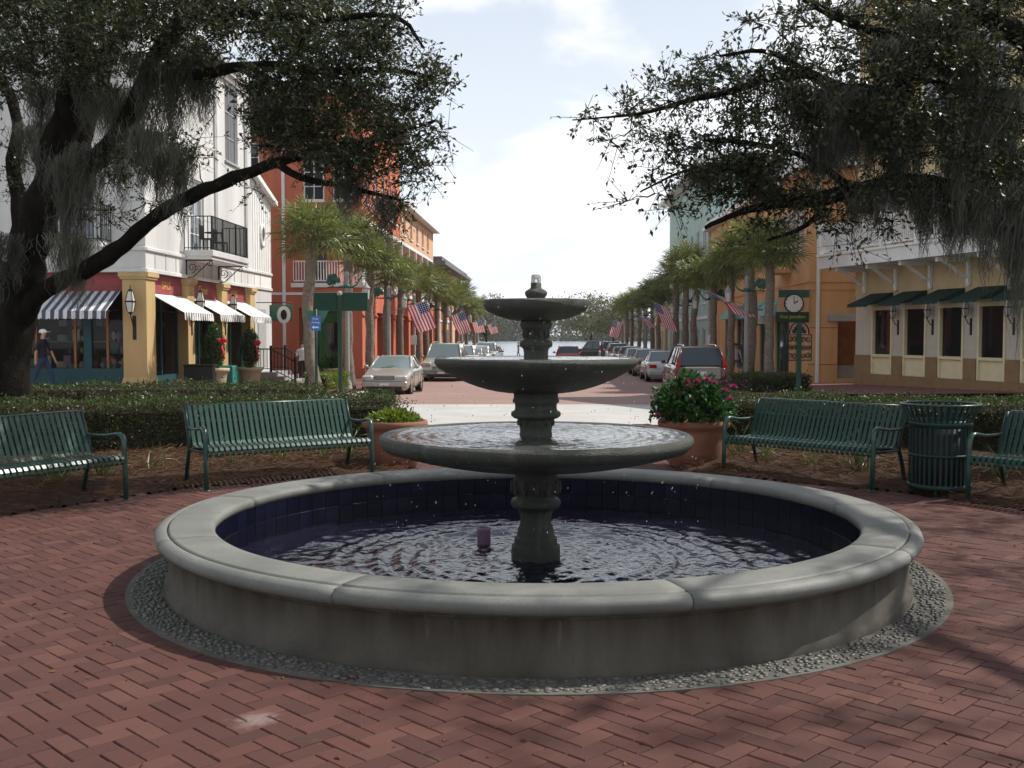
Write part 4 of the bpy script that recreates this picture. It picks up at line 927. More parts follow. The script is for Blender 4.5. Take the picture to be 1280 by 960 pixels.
    for yy in (4.3, 5.75):
        b.box(.25, .65, yy-.2, yy+.2, 4.84, 4.88); b.box(.25, .29, yy-.2, yy+.2, 4.88, 5.32)
        for p in ((.27, yy-.18), (.63, yy-.18), (.27, yy+.18), (.63, yy+.18)): b.box(p[0]-.015, p[0]+.015, p[1]-.015, p[1]+.015, 4.42, 4.84)
    b.build('balcony_chair', MAT['blackiron'], bal)
    bs = MB(); bs.box(-3.3, -1.0, .0, .75, 4.2, 4.36, ch=.01, F=So); bs = bs.build('balcony', MAT['stucco'], B); railing(bs, So, -3.27, -1.03, .7, 4.36, 1.1, MAT['blackiron'], .115, ends=.02)
    MB().box(-2.9, -2.2, .5, .62, 4.4, 4.62, F=So).build('flower_box', MAT['terra'], bs)
    # lanterns
    lantern(B, So, -.36, .30, 2.62, 1.15)
    for u in (3.95, 7.62): lantern(B, E, u, .32, 2.75, 1.15)
    # projecting oval sign at far end
    b = MB(); b.tube([E.p(11.8, 0, 2.95), E.p(11.8, 1.5, 2.95)], .02, 6)
    hs_ = b.build('hanging_sign', MAT['blackiron'], B); b = MB(); b.box(11.77, 11.83, .55, 1.5, 2.2, 2.85, ch=.02, F=E); b.build('sign_panel', MAT['signback'], hs_)
    c = Vector(E.p(11.76, 1.15, 2.45)); b = MB(); b.add([(c.x+.28*math.cos(2*PI*k/24), c.y, c.z+.36*math.sin(2*PI*k/24)) for k in range(24)], [tuple(range(24))]); b.build('sign_face', MAT['white'], hs_)
    b = MB(); b.add([(c.x+.13*math.cos(2*PI*k/16), c.y-.01, c.z+.21*math.sin(2*PI*k/16)) for k in range(16)], [tuple(range(16))]); b.build('emblem', MAT['black'], hs_)
white_building()
SW = lambda off, d: S(off, d, zwalk(d))
# steps with black handrail
t = thing('front_steps', 'grey concrete steps with black iron handrail in front of the red wall', 'steps', tuple(SW(-12.3, 43.6)), SROT)
b = MB()
for k in range(3): b.box(-.9, 1.0+.32*(2-k), -.02*k, 2.6, .17*k-.1, .17*(k+1), ch=.01)
b.build('stair', MAT['greyconc'], t)
for y in (.15, 2.45):
    b = MB(); z0 = .51; P0, P1, P2 = (-.85, y, z0+.95), (.75, y, z0+.95), (1.75, y, .95)
    b.tube([P0, P1, P2], .03, 6); b.tube([(P0[0], y, z0+.14), (P1[0], y, z0+.14), (P2[0], y, .16)], .02, 6)
    for k in range(19):
        x = -.85+2.6*k/18; zt = z0+.95 if x < .75 else z0+.95-(x-.75)*.51; b.box(x-.012, x+.012, y-.012, y+.012, zt-.82, zt)
    for x, zb, zt in ((-.85, .5, 1.6), (.75, .5, 1.6), (1.75, -.05, 1.12)): b.box(x-.045, x+.045, y-.045, y+.045, zb, zt)
    b.build('handrail', MAT['blackiron'], t)
# urn planters
def urn(loc, label, bow):
    t = thing('urn_planter', label, 'planter', loc, SROT, 'sandstone urns outside the shops')
    MB().lathe([(0, 0), (.30, 0), (.33, .04), (.36, .3), (.40, .52), (.46, .56), (.47, .64), (.44, .66), (.38, .64), (0, .6)], 32).build('urn', MAT['urn'], t)
    n = 2200; D = rdirs(n); P = D*[.30, .30, .72]*NR.uniform(.75, 1.05, (n, 1))+[0, 0, 1.35]
    leaf_mesh('topiary', P, D*.5+rdirs(n), NR.uniform(.05, .1, n), .5, MAT['flowerleaf'], t)
    MB().ball((0, 0, 1.35), .25, 10, 8, (1, 1, 2.5)).build('topiary_core', MAT['soil'], t)
    b = MB(); c = Vector((.24, -.14, 1.5))
    for s_ in (-1, 1):
        b.ball(c+Vector((.10*s_, 0, .06)), .11, 8, 6, (1, .5, .8)); b.tube([c, c+Vector((.08*s_, -.02, -.25)), c+Vector((.12*s_, -.02, -.55))], [.03, .05, .06], 5, flat=.3)
    b.ball(c, .05, 8, 6); b.build('ribbon_bow', MAT['red2'], t)
urn(tuple(S(-10.9, 34.4, -.1)), 'sandstone urn with dark topiary and red bow nearest the ochre corner pillar', 1)
urn(tuple(S(-10.9, 38.4, -.2)), 'sandstone urn with topiary and red bow nearest the grey steps', 1)
cr_ = MB(); cr_.box(-.45, .45, -.3, .3, 0, .75, ch=.03); cr_.box(-.47, .47, -.32, .32, .75, .80, ch=.01); k_ = cr_.build('news_box', MAT['black']); k_.location = S(-11.2, 33.9, -.1); tag(k_, 'low black box standing just right of the ochre corner pillar', 'bin')
cr_ = MB(); cr_.box(-.4, .4, -.3, .3, 0, .72, ch=.03); k_ = cr_.build('display_crate', MAT['tealshop']); k_.location = S(-11.3, 36.6, -.14); tag(k_, 'green display crate between the two sandstone urns', 'crate')

# ------------------------------------------------------------------ red building
def red_building():
    B = thing('red_building', 'tall red stucco building with white balcony rails and an arcade along the street', 'building', tuple(S(-8.9, 50, 0)), SROT)
    So = Fr((0, 0, 0), (1, 0, 0), (0, -1, 0)); E = Fr((0, 0, 0), (0, 1, 0), (1, 0, 0)); m = MAT['red']
    wall(B, 'wall', So, -14, 0, -1.2, 3.85, [(-3.0, -1.1, -.7, 2.9)], m, .8)
    arch = [(1.0+3.2*k, 3.4+3.2*k, -1.1, 2.75) for k in range(9)]
    wall(B, 'wall', E, 0, 30, -1.2, 3.85, arch, m, .6)
    MB().box(-13, -2.6, 3.0, 29.5, -1.2, 3.8).build('inner_wall', m, B)
    MB().box(-14, -.01, .9, 30, 3.70, 3.86).build('floor_slab', m, B)
    # upper: porch recess at the corner
    hs = [(-6.0, -4.8, 5, 7), (-9.0, -7.8, 5, 7)]
    wall(B, 'wall', So, -14, -3.3, 3.85, 12.8, hs+[(-6.0, -4.8, 8.6, 10.6), (-9.0, -7.8, 8.6, 10.6)], m)
    for h in hs+[(-6.0, -4.8, 8.6, 10.6), (-9.0, -7.8, 8.6, 10.6)]: window(B, So, *h, 'white', (2, 3))
    Sp = Fr((0, 1.6, 0), (1, 0, 0), (0, -1, 0)); Ep = Fr((-1.4, 0, 0), (0, 1, 0), (1, 0, 0))
    hp = [(-2.9, -2.0, 3.95, 6.4)]; wall(B, 'porch_wall', Sp, -3.3, -1.4, 3.86, 7.2, hp, m); window(B, Sp, *hp[0], 'greendoor', (2, 3), sill=False)
    he = [(2.4+3.2*k, 3.6+3.2*k, 3.95, 6.4) for k in range(8)]; wall(B, 'porch_wall', Ep, 1.6, 30, 3.86, 7.2, he, m)
    for h in he: window(B, Ep, *h, 'white', (2, 3), sill=False)
    MB().add([(-3.3, 0, 3.86), (-3.3, 1.6, 3.86), (-3.3, 1.6, 7.2), (-3.3, 0, 7.2)], [(0, 1, 2, 3)]).build('porch_wall', m, B)
    us = [(-2.75, -1.75, 7.9, 9.9), (-1.35, -.35, 7.9, 9.9)]; wall(B, 'wall', So, -3.3, 0, 7.2, 12.8, us, m)
    for h in us: window(B, So, *h, 'white', (2, 3), shut=None)
    ue = [(1.2+2.3*k, 2.2+2.3*k, 7.9, 9.9) for k in range(5)]; wall(B, 'wall', E, 0, 12.5, 7.2, 12.8, ue, m)
    for h in ue: window(B, E, *h, 'white', (2, 3))
    MB().box(-14, -.01, .01, 12.4, 7.0, 7.2).build('porch_ceiling', MAT['white'], B)
    b = MB(); b.box(-14.3, .6, -.6, 13.0, 12.8, 12.98); b.box(-14.1, .4, -.4, 12.8, 12.98, 13.3); b.build('eaves', MAT['roofgrey'], B)
    b = MB(); b.box(-3.35, .08, -.08, .0, 3.86, 4.06); b.box(0, .08, .0, 30, 3.86, 4.06); b.box(-14, .03, -.031, .0, 3.5, 3.62); b.build('floor_band', MAT['white'], B)
    railing(B, So, -3.25, .0, -.03, 4.06, 1.05, MAT['white'], .13, sq=True, name='balcony_railing'); railing(B, E, .1, 29.9, -.03, 4.06, 1.05, MAT['white'], .14, sq=True, name='balcony_railing')
    for k in range(10):
        y = .06+3.3*k; b = MB(); b.box(-.14, .02, y, y+.16, 4.06, 7.0); b.build('porch_post', MAT['white'], B)
    b = MB(); b.box(-3.75, -3.6, .0, .13, -.8, 12.8, ch=.03, F=So); b.build('downpipe', MAT['white'], B)
    # mid building height further on
    wall(B, 'wall', E, 12.5, 30, 7.2, 9.2, [(14+3*k, 15+3*k, 7.6, 8.8) for k in range(5)], MAT['peach'])
    for k in range(5): window(B, E, 14+3*k, 15+3*k, 7.6, 8.8, 'white', (2, 2))
    b = MB(); b.box(-10, .5, 12.6, 30.4, 9.2, 9.4); b.box(-10, -.01, 12.5, 30, 7.0, 7.2); b.build('eaves', MAT['white'], B)
    # pillar bases and mouldings
    for k in range(10):
        y0 = -.4+3.2*k if k else -.05; y1 = 1.0+3.2*k
        b = MB(); zb = -.45-.06*k
        b.box(-.75, .16, y0+.02, y1-.02, zb-.4, zb+.55, ch=.04); b.build('pillar_base', m, B); b = MB(); b.box(-.6, .07, y0+.06, y1-.06, 2.5, 2.62, ch=.02); b.build('pillar_cap', m, B)
    # green door in the recess
    b = MB(); b.box(-3.0, -1.1, -.82, -.76, -.7, 2.9, F=So); d = b.build('door', MAT['greendoor'], B)
    b = MB()
    for u in (-2.75, -1.85): b.box(u, u+.55, -.76, -.745, .1, 2.2, F=So)
    b.build('pane', MAT['glass'], d); b = MB(); b.box(-3.0, -1.1, -.755, -.70, 2.25, 2.36, F=So); b.box(-2.08, -2.02, -.755, -.70, -.7, 2.25, F=So); b.build('door_frame', MAT['greendoor'], d)
    MB().box(-3.5, -.2, -1.0, -.02, -.75, -.52).build('door_step', MAT['concrete'], B)
    b = MB(); b.lathe([(0, 0), (.06, 0), (.075, .02), (.03, .04), (0, .04)], 12); bb = b.build('wall_light', MAT['blackiron'], B); bb.rotation_euler = (PI/2, 0, 0); bb.location = (-4.35, 0, 1.35)
red_building()
t = thing('potted_plant', 'spiky green plant in a tan pot by the red building doorway', 'plant pot', tuple(SW(-9.9, 48.0)))
MB().lathe([(0, 0), (.28, 0), (.36, .45), (.40, .47), (.40, .55), (.3, .55), (0, .5)], 20).build('pot', MAT['urn'], t)
n = 160; a = NR.random(n)*2*PI; el = NR.uniform(.3, 1.4, n); D = np.stack([np.cos(a)*np.cos(el), np.sin(a)*np.cos(el), np.sin(el)], 1)
leaf_mesh('leaves', np.tile([[0, 0, .5]], (n, 1)), D, NR.uniform(.5, 1.0, n), .09, MAT['flowerleaf'], t)
# a farther pale building beyond the red one on the left
def far_block(name, label, off, d0, d1, h, wm, eave, z0, side, storey=3.3, nw=6):
    B = thing(name, label, 'building', tuple(S(off, d0, z0)), SROT); L_d = d1-d0
    F = Fr((0, 0, 0), (0, 1, 0), (-side, 0, 0)); So = Fr((0, 0, 0), (side, 0, 0), (0, -1, 0))
    sp = L_d/nw; hs = []
    for st in range(int(h/storey)):
        for k in range(nw): hs.append((sp*k+sp*.3, sp*k+sp*.72, st*storey+(.9 if st else .4), st*storey+2.55))
    wall(B, 'wall', F, 0, L_d, -1, h, hs, MAT[wm])
    for hh in hs: window(B, F, *hh, 'white', (2, 2), sill=hh[2] > 1)
    h2 = [(1.2+2.6*k, 2.3+2.6*k, st*storey+.9, st*storey+2.5) for st in range(1, int(h/storey)) for k in range(3)]
    wall(B, 'wall', So, 0, 9, -1, h, h2, MAT[wm])
    for hh in h2: window(B, So, *hh, 'white', (2, 2))
    b = MB(); b.box(-.9, 9, -.9, L_d+.9, h, h+.28, F=Fr((0, 0, 0), (side, 0, 0), (0, 1, 0))); b.box(-.6, 9, -.6, L_d+.6, h+.28, h+.62, F=Fr((0, 0, 0), (side, 0, 0), (0, 1, 0))); b.build('eaves', MAT[eave], B)
    b = MB(); b.box(0, L_d, .002, .06, storey-.15, storey+.05, F=F); b.box(-.01, L_d, .002, .06, 2*storey-.1, 2*storey+.05, F=F); b.build('floor_band', MAT['white'], B)
    return B
far_block('far_building', 'low peach building beyond the red arcade on the left side of the street', -8.9, 81, 104, 7.4, 'peach', 'roofgrey', -.5, -1)
tb_ = far_block('teal_building', 'tall pale teal building with wide white eaves behind the right hand palms', 10.0, 68.5, 91, 13.0, 'tealwall', 'white', -.5, 1, nw=7)
far_block('far_building', 'low cream building at the lake end on the right side of the street', 10.0, 92.5, 108, 6.8, 'cream', 'white', -.6, 1)

# ------------------------------------------------------------------ orange building (right)
def orange_building():
    B = thing('orange_building', 'orange stucco corner building with teal awnings and white downpipe', 'building', tuple(S(10.1, 42, 0)), SROT)
    So = Fr((0, 0, 0), (1, 0, 0), (0, -1, 0)); W_ = Fr((0, 0, 0), (0, 1, 0), (-1, 0, 0)); m = MAT['orange']
    hs = [(1.15, 4.2, -.1, 2.15)]; wall(B, 'wall', So, 0, 9, -1, 3.42, hs, m, .9)
    wall(B, 'wall', So, 0, 9, 3.42, 8.2, [(2.0, 3.1, 5.0, 7.0), (4.6, 5.7, 5.0, 7.0)], m)
    for h in ((2.0, 3.1, 5.0, 7.0), (4.6, 5.7, 5.0, 7.0)): window(B, So, *h, 'white', (2, 3))
    b = MB(); b.box(-.03, 9, .002, .05, 3.70, 3.78, F=So); b.box(-.03, 9, .002, .035, 3.40, 3.46, F=So); b.box(-.03, 26, .002, .05, 3.70, 3.78, F=W_); b.build('moulding', m, B)
    for z in (.45, 1.9): MB().box(.02, 1.14, .001, .012, z, z+.03, F=So).build('joint_line', MAT['brown'], B)
    MB().box(.75, 4.6, .002, .16, 2.16, 2.45, ch=.02, F=So).build('lintel', MAT['trim'], B)
    MB().box(1.15, 4.2, -1.6, -1.5, -1, 2.3, F=So).build('recess_wall', MAT['wood'], B)
    MB().box(1.16, 4.19, -.5, -.3, -.5, .42, F=So).build('counter', MAT['greyconc'], B)
    b = MB(); b.box(.28, .42, .003, .12, -.7, 8.1, ch=.03, F=So); b.build('downpipe', MAT['white'], B)
    # street side
    gh = [(1.2, 2.2, -.7, 2.3), (3.4, 6.2, -.2, 2.5), (7.0, 9.8, -.2, 2.5), (11, 12.2, -.7, 2.3), (13.4, 16.2, -.2, 2.5), (17.4, 20.2, -.2, 2.5)]
    uh = [(1.6+2.6*k, 2.7+2.6*k, z, z+1.9) for k in range(9) for z in (4.9,)]
    wall(B, 'wall', W_, 0, 26, -1, 8.2, gh+uh, m)
    for h in gh: window(B, W_, *h, 'tealshop' if h[1]-h[0] > 1.5 else 'greendoor', (2, 1), sill=False)
    for h in uh: window(B, W_, *h, 'white', (2, 3), shut='trim')
    for u0, u1 in ((3.2, 6.4), (6.8, 10.0), (13.2, 16.4)):
        b = MB(); pr = [(0, 3.2), (.25, 3.16), (.55, 3.0), (.8, 2.75), (.95, 2.45)]; A_ = [W_.p(u0, n_, z) for n_, z in pr]; C_ = [W_.p(u1, n_, z) for n_, z in pr]
        b.strip(A_, C_); b.add(A_+[W_.p(u0, 0, 2.45)], [tuple(range(6))]); b.add(C_+[W_.p(u1, 0, 2.45)], [tuple(range(6))]); b.build('awning', MAT['aw_teal'], B)
    b = MB(); b.box(-.5, 9, -.5, 26.5, 8.2, 8.4); b.box(-.3, 9, -.3, 26.3, 8.4, 8.7); b.build('eaves', MAT['white'], B)
    MB().box(3.0, 5.0, .02, .75, 4.25, 4.4, F=W_).build('balcony', m, B)
    # projecting clock sign
    sg = MB(); Fs = Fr((0, -.12, 0), (1, 0, 0), (0, -1, 0)); sg.box(-1.2, -.02, -.05, .05, 3.10, 3.40, ch=.01, F=Fs); sg = sg.build('clock_sign', MAT['verdi'], B)
    MB().box(-1.25, -.02, -.03, .03, 2.55, 3.10, F=Fs).build('back_panel', MAT['peach'], sg)
    bd = MB().box(-1.3, -.02, -.06, .06, 2.12, 2.53, ch=.01, F=Fs).build('name_board', MAT['signgreen'], sg)
    text(sg, 'Fine Jewelers', .19, (-.64, -.19, 2.34), (PI/2, 0, 0), MAT['yellowtxt'])
    b = MB(); b.lathe([(0, .0), (.36, .0), (.38, .03), (.38, .1), (.34, .1), (.33, .085), (0, .085)], 32); ck = b.build('clock_case', MAT['black'], sg); ck.rotation_euler = (PI/2, 0, 0); ck.location = (-.62, -.15, 2.86)
    b = MB(); b.add([(.335*math.cos(2*PI*k/32), .335*math.sin(2*PI*k/32), .092) for k in range(32)], [tuple(range(32))])
    b.build('clock_face', MAT['white'], ck)
    b = MB()
    for a, l, w_ in ((rad(92), .27, .014), (rad(32), .18, .022)):
        b.box(0, l, -w_, w_, .097, .103, F=Fr((0, 0, 0), (math.cos(a), math.sin(a), 0), (-math.sin(a), math.cos(a), 0)))
    for k in range(12):
        a = 2*PI*k/12; b.box(.27, .32, -.008, .008, .095, .099, F=Fr((0, 0, 0), (math.cos(a), math.sin(a), 0), (-math.sin(a), math.cos(a), 0)))
    b.build('clock_hands', MAT['black'], ck)
    hs2 = MB(); hs2.box(4.9, 5.0, .5, 1.1, 2.05, 2.75, F=W_); hs2 = hs2.build('hanging_sign', MAT['black'], B); MB().box(4.885, 4.9, .55, 1.05, 2.1, 2.7, F=W_).build('sign_face', MAT['white'], hs2)
orange_building()

# ------------------------------------------------------------------ cream restaurant (right)
def cream_building():
    A_ = Vector((12.26, 38.0, 0)); B = thing('restaurant_building', 'cream restaurant with brown plinth, dark green awnings and a white railed balcony above', 'building', tuple(A_), math.atan2(-.969, .247))
    F = Fr((0, 0, 0), (1, 0, 0), (0, -1, 0)); cs = [1.62, 3.45, 5.28, 7.11, 8.94, 10.77, 12.6]; ww = .60
    hs = [(c-ww, c+ww, .30, 2.62) for c in cs]; wall(B, 'wall', F, 0, 15, -.6, 4.0, hs, MAT['creampier'], .14)
    b = MB(); last = 0
    for c in cs+[15.6]:
        b.box(last, c-ww-.03, .002, .05, .28, .93, ch=.008, F=F); last = c+ww+.03
    b.box(0, 15, .003, .055, -.6, .28, F=F); b.build('plinth', MAT['brown'], B)
    MB().box(.0, 15, .002, .03, 2.98, 3.96, F=F).build('upper_band', MAT['cream'], B)
    for i, c in enumerate(cs):
        b = MB(); b.box(c-ww+.002, c-ww+.08, -.13, .04, .30, 2.62, F=F); b.box(c+ww-.08, c+ww-.002, -.13, .04, .30, 2.62, F=F); b.box(c-ww+.08, c+ww-.08, -.13, .04, 2.48, 2.62, F=F); b.box(c-ww+.08, c+ww-.08, -.13, .07, .88, .97, F=F)
        wd = b.build('window', MAT['panel'], B); MB().box(c-ww+.08, c+ww-.08, -.09, -.07, .96, 2.49, F=F).build('pane', MAT['dinerglass'], wd)
        MB().box(c-ww+.08, c+ww-.08, -.12, -.02, .30, .88, F=F).build('lower_panel', MAT['panel'], wd)
        awning(B, F, c-.64, c+.64, 3.06, 2.68, .92, MAT['aw_green'], MAT['aw_green'], .12, sides=True, n0=.03)
        lantern(B, F, c+.92, .22, 2.42, .8)
    b = MB(); b.box(.1, 14.8, -1.5, -1.4, -.5, 3, F=F); b.build('dining_room', MAT['interior'], B)
    b = MB()
    for u in (5.1, 7.3, 1.3, 9.0, 3.5): b.box(u-.1, u+.1, -.5, -.44, .5, 2.6, F=F)
    b.build('curtain', MAT['maroon'], B, 'stuff')
    # balcony
    b = MB(); b.box(-.25, 15, .004, 1.3, 3.96, 4.08, F=F); b.box(-.3, 15, 1.3, 1.36, 3.96, 4.38, F=F); b.box(-.3, -.24, .0, 1.3, 3.97, 4.37, F=F); b.box(-.34, 15, 1.22, 1.42, 4.38, 4.46, F=F)
    bal = b.build('balcony', MAT['white'], B)
    railing(bal, F, -.25, 15, 1.28, 4.46, 1.0, MAT['white'], .11, sq=True); railing(bal, Fr((-.25, 0, 0), (0, -1, 0), (-1, 0, 0)), .05, 1.25, 0, 4.46, 1.0, MAT['white'], .11, sq=True)
    for k in range(9):
        u = -.2+1.83*k; b = MB(); b.box(u-.06, u+.06, 1.22, 1.34, 4.46, 5.6, F=F); b.build('newel', MAT['white'], bal)
    for c in [.65+1.83*k for k in range(8)]:
        b = MB(); b.box(c-.06, c+.06, .03, .15, 3.2, 3.95, ch=.01, F=F); b.box(c-.06, c+.06, .15, 1.2, 3.82, 3.955, F=F); b.prism([(.15, 3.35), (.27, 3.35), (1.0, 3.82), (.85, 3.82)], c-.05, c+.05, F=Fr((0, 0, 0), (0, -1, 0), (1, 0, 0))); b.ball(F.p(c, .09, 3.15), .075, 8, 6); b.build('bracket', MAT['white'], bal)
    uh = [(.9+2.6*k, 2.3+2.6*k, z, z+2.1) for k in range(5) for z in (4.7, 8.6)]
    wall(B, 'wall', F, 0, 15, 4.0, 12.9, uh, MAT['cream'])
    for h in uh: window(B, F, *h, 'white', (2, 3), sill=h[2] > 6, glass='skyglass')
    En = Fr((0, 0, 0), (0, 1, 0), (-1, 0, 0)); wall(B, 'wall', En, 0, 9, -.6, 12.9, [], MAT['cream'])
    b = MB(); b.box(-.6, 15, -9, .6, 12.9, 13.2, F=F); b.build('eaves', MAT['white'], B)
cream_building()
# ================================================================== live oaks
def resample(pts, step):
    outp = []
    for i in range(len(pts)-1):
        a, b = pts[i], pts[i+1]; n = max(1, int((b[0]-a[0]).length/step))
        for k in range(n): t = k/n; outp.append((a[0].lerp(b[0], t), a[1]+(b[1]-a[1])*t))
    outp.append(pts[-1]); return outp
def smooth(pts, it=2):
    for _ in range(it):
        q = [pts[0]]
        for a, b in zip(pts[:-1], pts[1:]):
            q += [(a[0].lerp(b[0], .25), a[1]*.75+b[1]*.25), (a[0].lerp(b[0], .75), a[1]*.25+b[1]*.75)]
        q.append(pts[-1]); pts = q
    return pts
def oak(name, label, base, limbs, blobs, mosses, seed, extra=()):
    rr = random.Random(seed); t = thing(name, label, 'tree', tuple(base)); o = Vector(base)
    samples = []
    for li, limb in enumerate(limbs):
        pts = smooth([(at(px, py, d) if not isinstance(px, Vector) else px, r) for px, py, d, r in limb], 2); b = MB()
        pp = resample(pts, .12); vs = []
        path = []
        for i, (p, r) in enumerate(pp):
            w_ = Vector((noise.noise(p*2.2), noise.noise(p*2.2+Vector((9, 0, 0))), noise.noise(p*2.2+Vector((0, 7, 0)))))*min(.09, r*.5)
            path.append((p+w_, r*(1+.18*noise.noise(p*3.1)))); samples.append((p+w_, r))
        b.tube([p-o for p, r in path], [r for p, r in path], 12)
        # bark ridges
        b.v = [tuple(Vector(v)+Vector((noise.noise(Vector(v)*11), noise.noise(Vector(v)*11+Vector((5, 0, 0))), 0))*.022*(1 if path[0][1] > .1 else .5)) for v in b.v]
        b.build('trunk' if li == 0 else 'limb', MAT['bark'], t)
    cl = []
    for (px, py, rx, ry, d, dd, n, den) in blobs:
        for _ in range(int(n*(1.15 if px < 200 else .92 if px > 1150 else .86 if px < 600 else .70)+.6)):
            while True:
                u, v = rr.uniform(-1, 1), rr.uniform(-1, 1)
                if u*u+v*v < 1: break
            cl.append((at(px+u*rx, py+v*ry, d+rr.uniform(-dd, dd)), den))
    for (c, rad_, n, den) in extra:
        for _ in range(n):
            q = Vector((rr.gauss(0, 1), rr.gauss(0, 1), rr.gauss(0, 1))); q = q.normalized()*rr.random()**.4; cl.append((Vector(c)+Vector((q.x*rad_[0], q.y*rad_[1], q.z*rad_[2])), den))
    tw = MB(); P, D, Z = [], [], []
    SP = [s for s, r in samples]; SPa = np.array([tuple(s) for s in SP])
    nodes_ = [tuple(s) for s in SP]; thick = [r for s, r in samples]
    # grow twigs: each cluster joins the nearest point of the growing skeleton
    order = sorted(cl, key=lambda c: np.min(np.sum((SPa-np.array(tuple(c[0])))**2, axis=1)))
    NA = np.zeros((len(SP)+len(order)*6, 3)); NA[:len(SP)] = SPa; k = len(SP)
    for c, den in order:
        d2 = np.sum((NA[:k]-np.array(tuple(c)))**2, axis=1); j = int(np.argmin(d2)); a = Vector(NA[j]); l = math.sqrt(d2[j])
        if l > .05:
            r0 = min(.03, .006+.010*l); q = [a]
            for s_ in (.35, .7): q.append(a.lerp(c, s_)+Vector((rr.gauss(0, 1), rr.gauss(0, 1), rr.gauss(.4, 1)))*.09*l)
            q.append(c); tw.tube([x-o for x in q], [r0, r0*.8, r0*.55, r0*.3], 4, cap=False)
            for x in q[1:]: NA[k] = tuple(x); k += 1
        ns = rr.randint(5, 8); outw = (c-a).normalized() if l > .05 else Vector((0, 0, 1))
        for _ in range(ns):
            sd = (outw*.5+Vector((rr.gauss(0, 1), rr.gauss(0, 1), rr.gauss(.1, .8)))).normalized(); ln = rr.uniform(.16, .40)
            m_ = int(den*rr.uniform(.7, 1.3)); e = c+sd*ln+Vector((0, 0, -.12*ln)); tw.tube([c-o, e-o], [.004, .002], 3, cap=False)
            for _k in range(m_):
                f = rr.random()**.8; P.append(c.lerp(e, f)-o+Vector((rr.gauss(0, .02), rr.gauss(0, .02), rr.gauss(0, .02)))); D.append(sd*.7+Vector((rr.gauss(0, .8), rr.gauss(0, .8), rr.gauss(0, .8)))); Z.append(rr.choice((.032, .045, .055, .062, .075))*rr.uniform(.85, 1.15))
    tw.build('twigs', MAT['bark'], t, 'stuff', recalc=False)
    leaf_mesh('crown', np.array([tuple(p) for p in P]), np.array([tuple(p) for p in D]), np.array(Z), .42, MAT['oakleaf'], t)
    print(name, 'clusters', len(cl), 'leaves', len(P))
    for (px, py, d, wpx, lpx, n) in mosses:
        c = at(px, py, d); wd = wpx*d/FPX; ln = lpx*d/FPX; vs, fs = [], []; b = MB()
        # clustered tails: strands gather towards a few tips
        tips = [(rr.gauss(0, .33)*wd, rr.gauss(0, .25)*wd, rr.uniform(.45, 1.0)) for _ in range(max(3, int(wd*14)))]
        for _ in range(int(n*2.6)):
            tx, ty, tl = rr.choice(tips); x0 = tx+rr.gauss(0, .12); y0 = ty+rr.gauss(0, .10); z0 = rr.uniform(-.05, .12)
            L2 = ln*tl*rr.uniform(.45, 1.05); nn = 7; A_, C_ = [], []; ww = rr.uniform(.003, .008); ph = rr.uniform(0, 6)
            ax = rr.uniform(0, PI); ca, sa = math.cos(ax), math.sin(ax)
            for i in range(nn+1):
                f = i/nn; g = 1-.75*f
                x = tx+(x0-tx)*g+.04*math.sin(ph+f*11)+rr.gauss(0, .016); y = ty+(y0-ty)*g+.04*math.cos(ph*1.3+f*9); z = z0-L2*f; w2 = ww*(1-.75*f)
                A_.append((x-w2*ca, y-w2*sa, z)); C_.append((x+w2*ca, y+w2*sa, z))
            b.strip(A_, C_)
            if rr.random() < .6:             # curled side wisps
                f = rr.random()*.8; x, y, z = tx+(x0-tx)*(1-.75*f), ty+(y0-ty)*(1-.75*f), z0-L2*f; q = [(x, y, z), (x+rr.gauss(0, .04), y+rr.gauss(0, .04), z-.05), (x+rr.gauss(0, .06), y+rr.gauss(0, .06), z-.11)]
                b.strip(q, [(a[0]+ca*ww*1.5, a[1]+sa*ww*1.5, a[2]+.002) for a in q])
        mo = b.build('spanish_moss', MAT['moss'], t, recalc=False); mo.location = c-o; mo['kind'] = 'stuff'
        a_ = mo.data.attributes.new('rnd', 'FLOAT', 'FACE'); a_.data.foreach_set('value', NR.random(len(mo.data.polygons)).astype(np.float32))
    return t
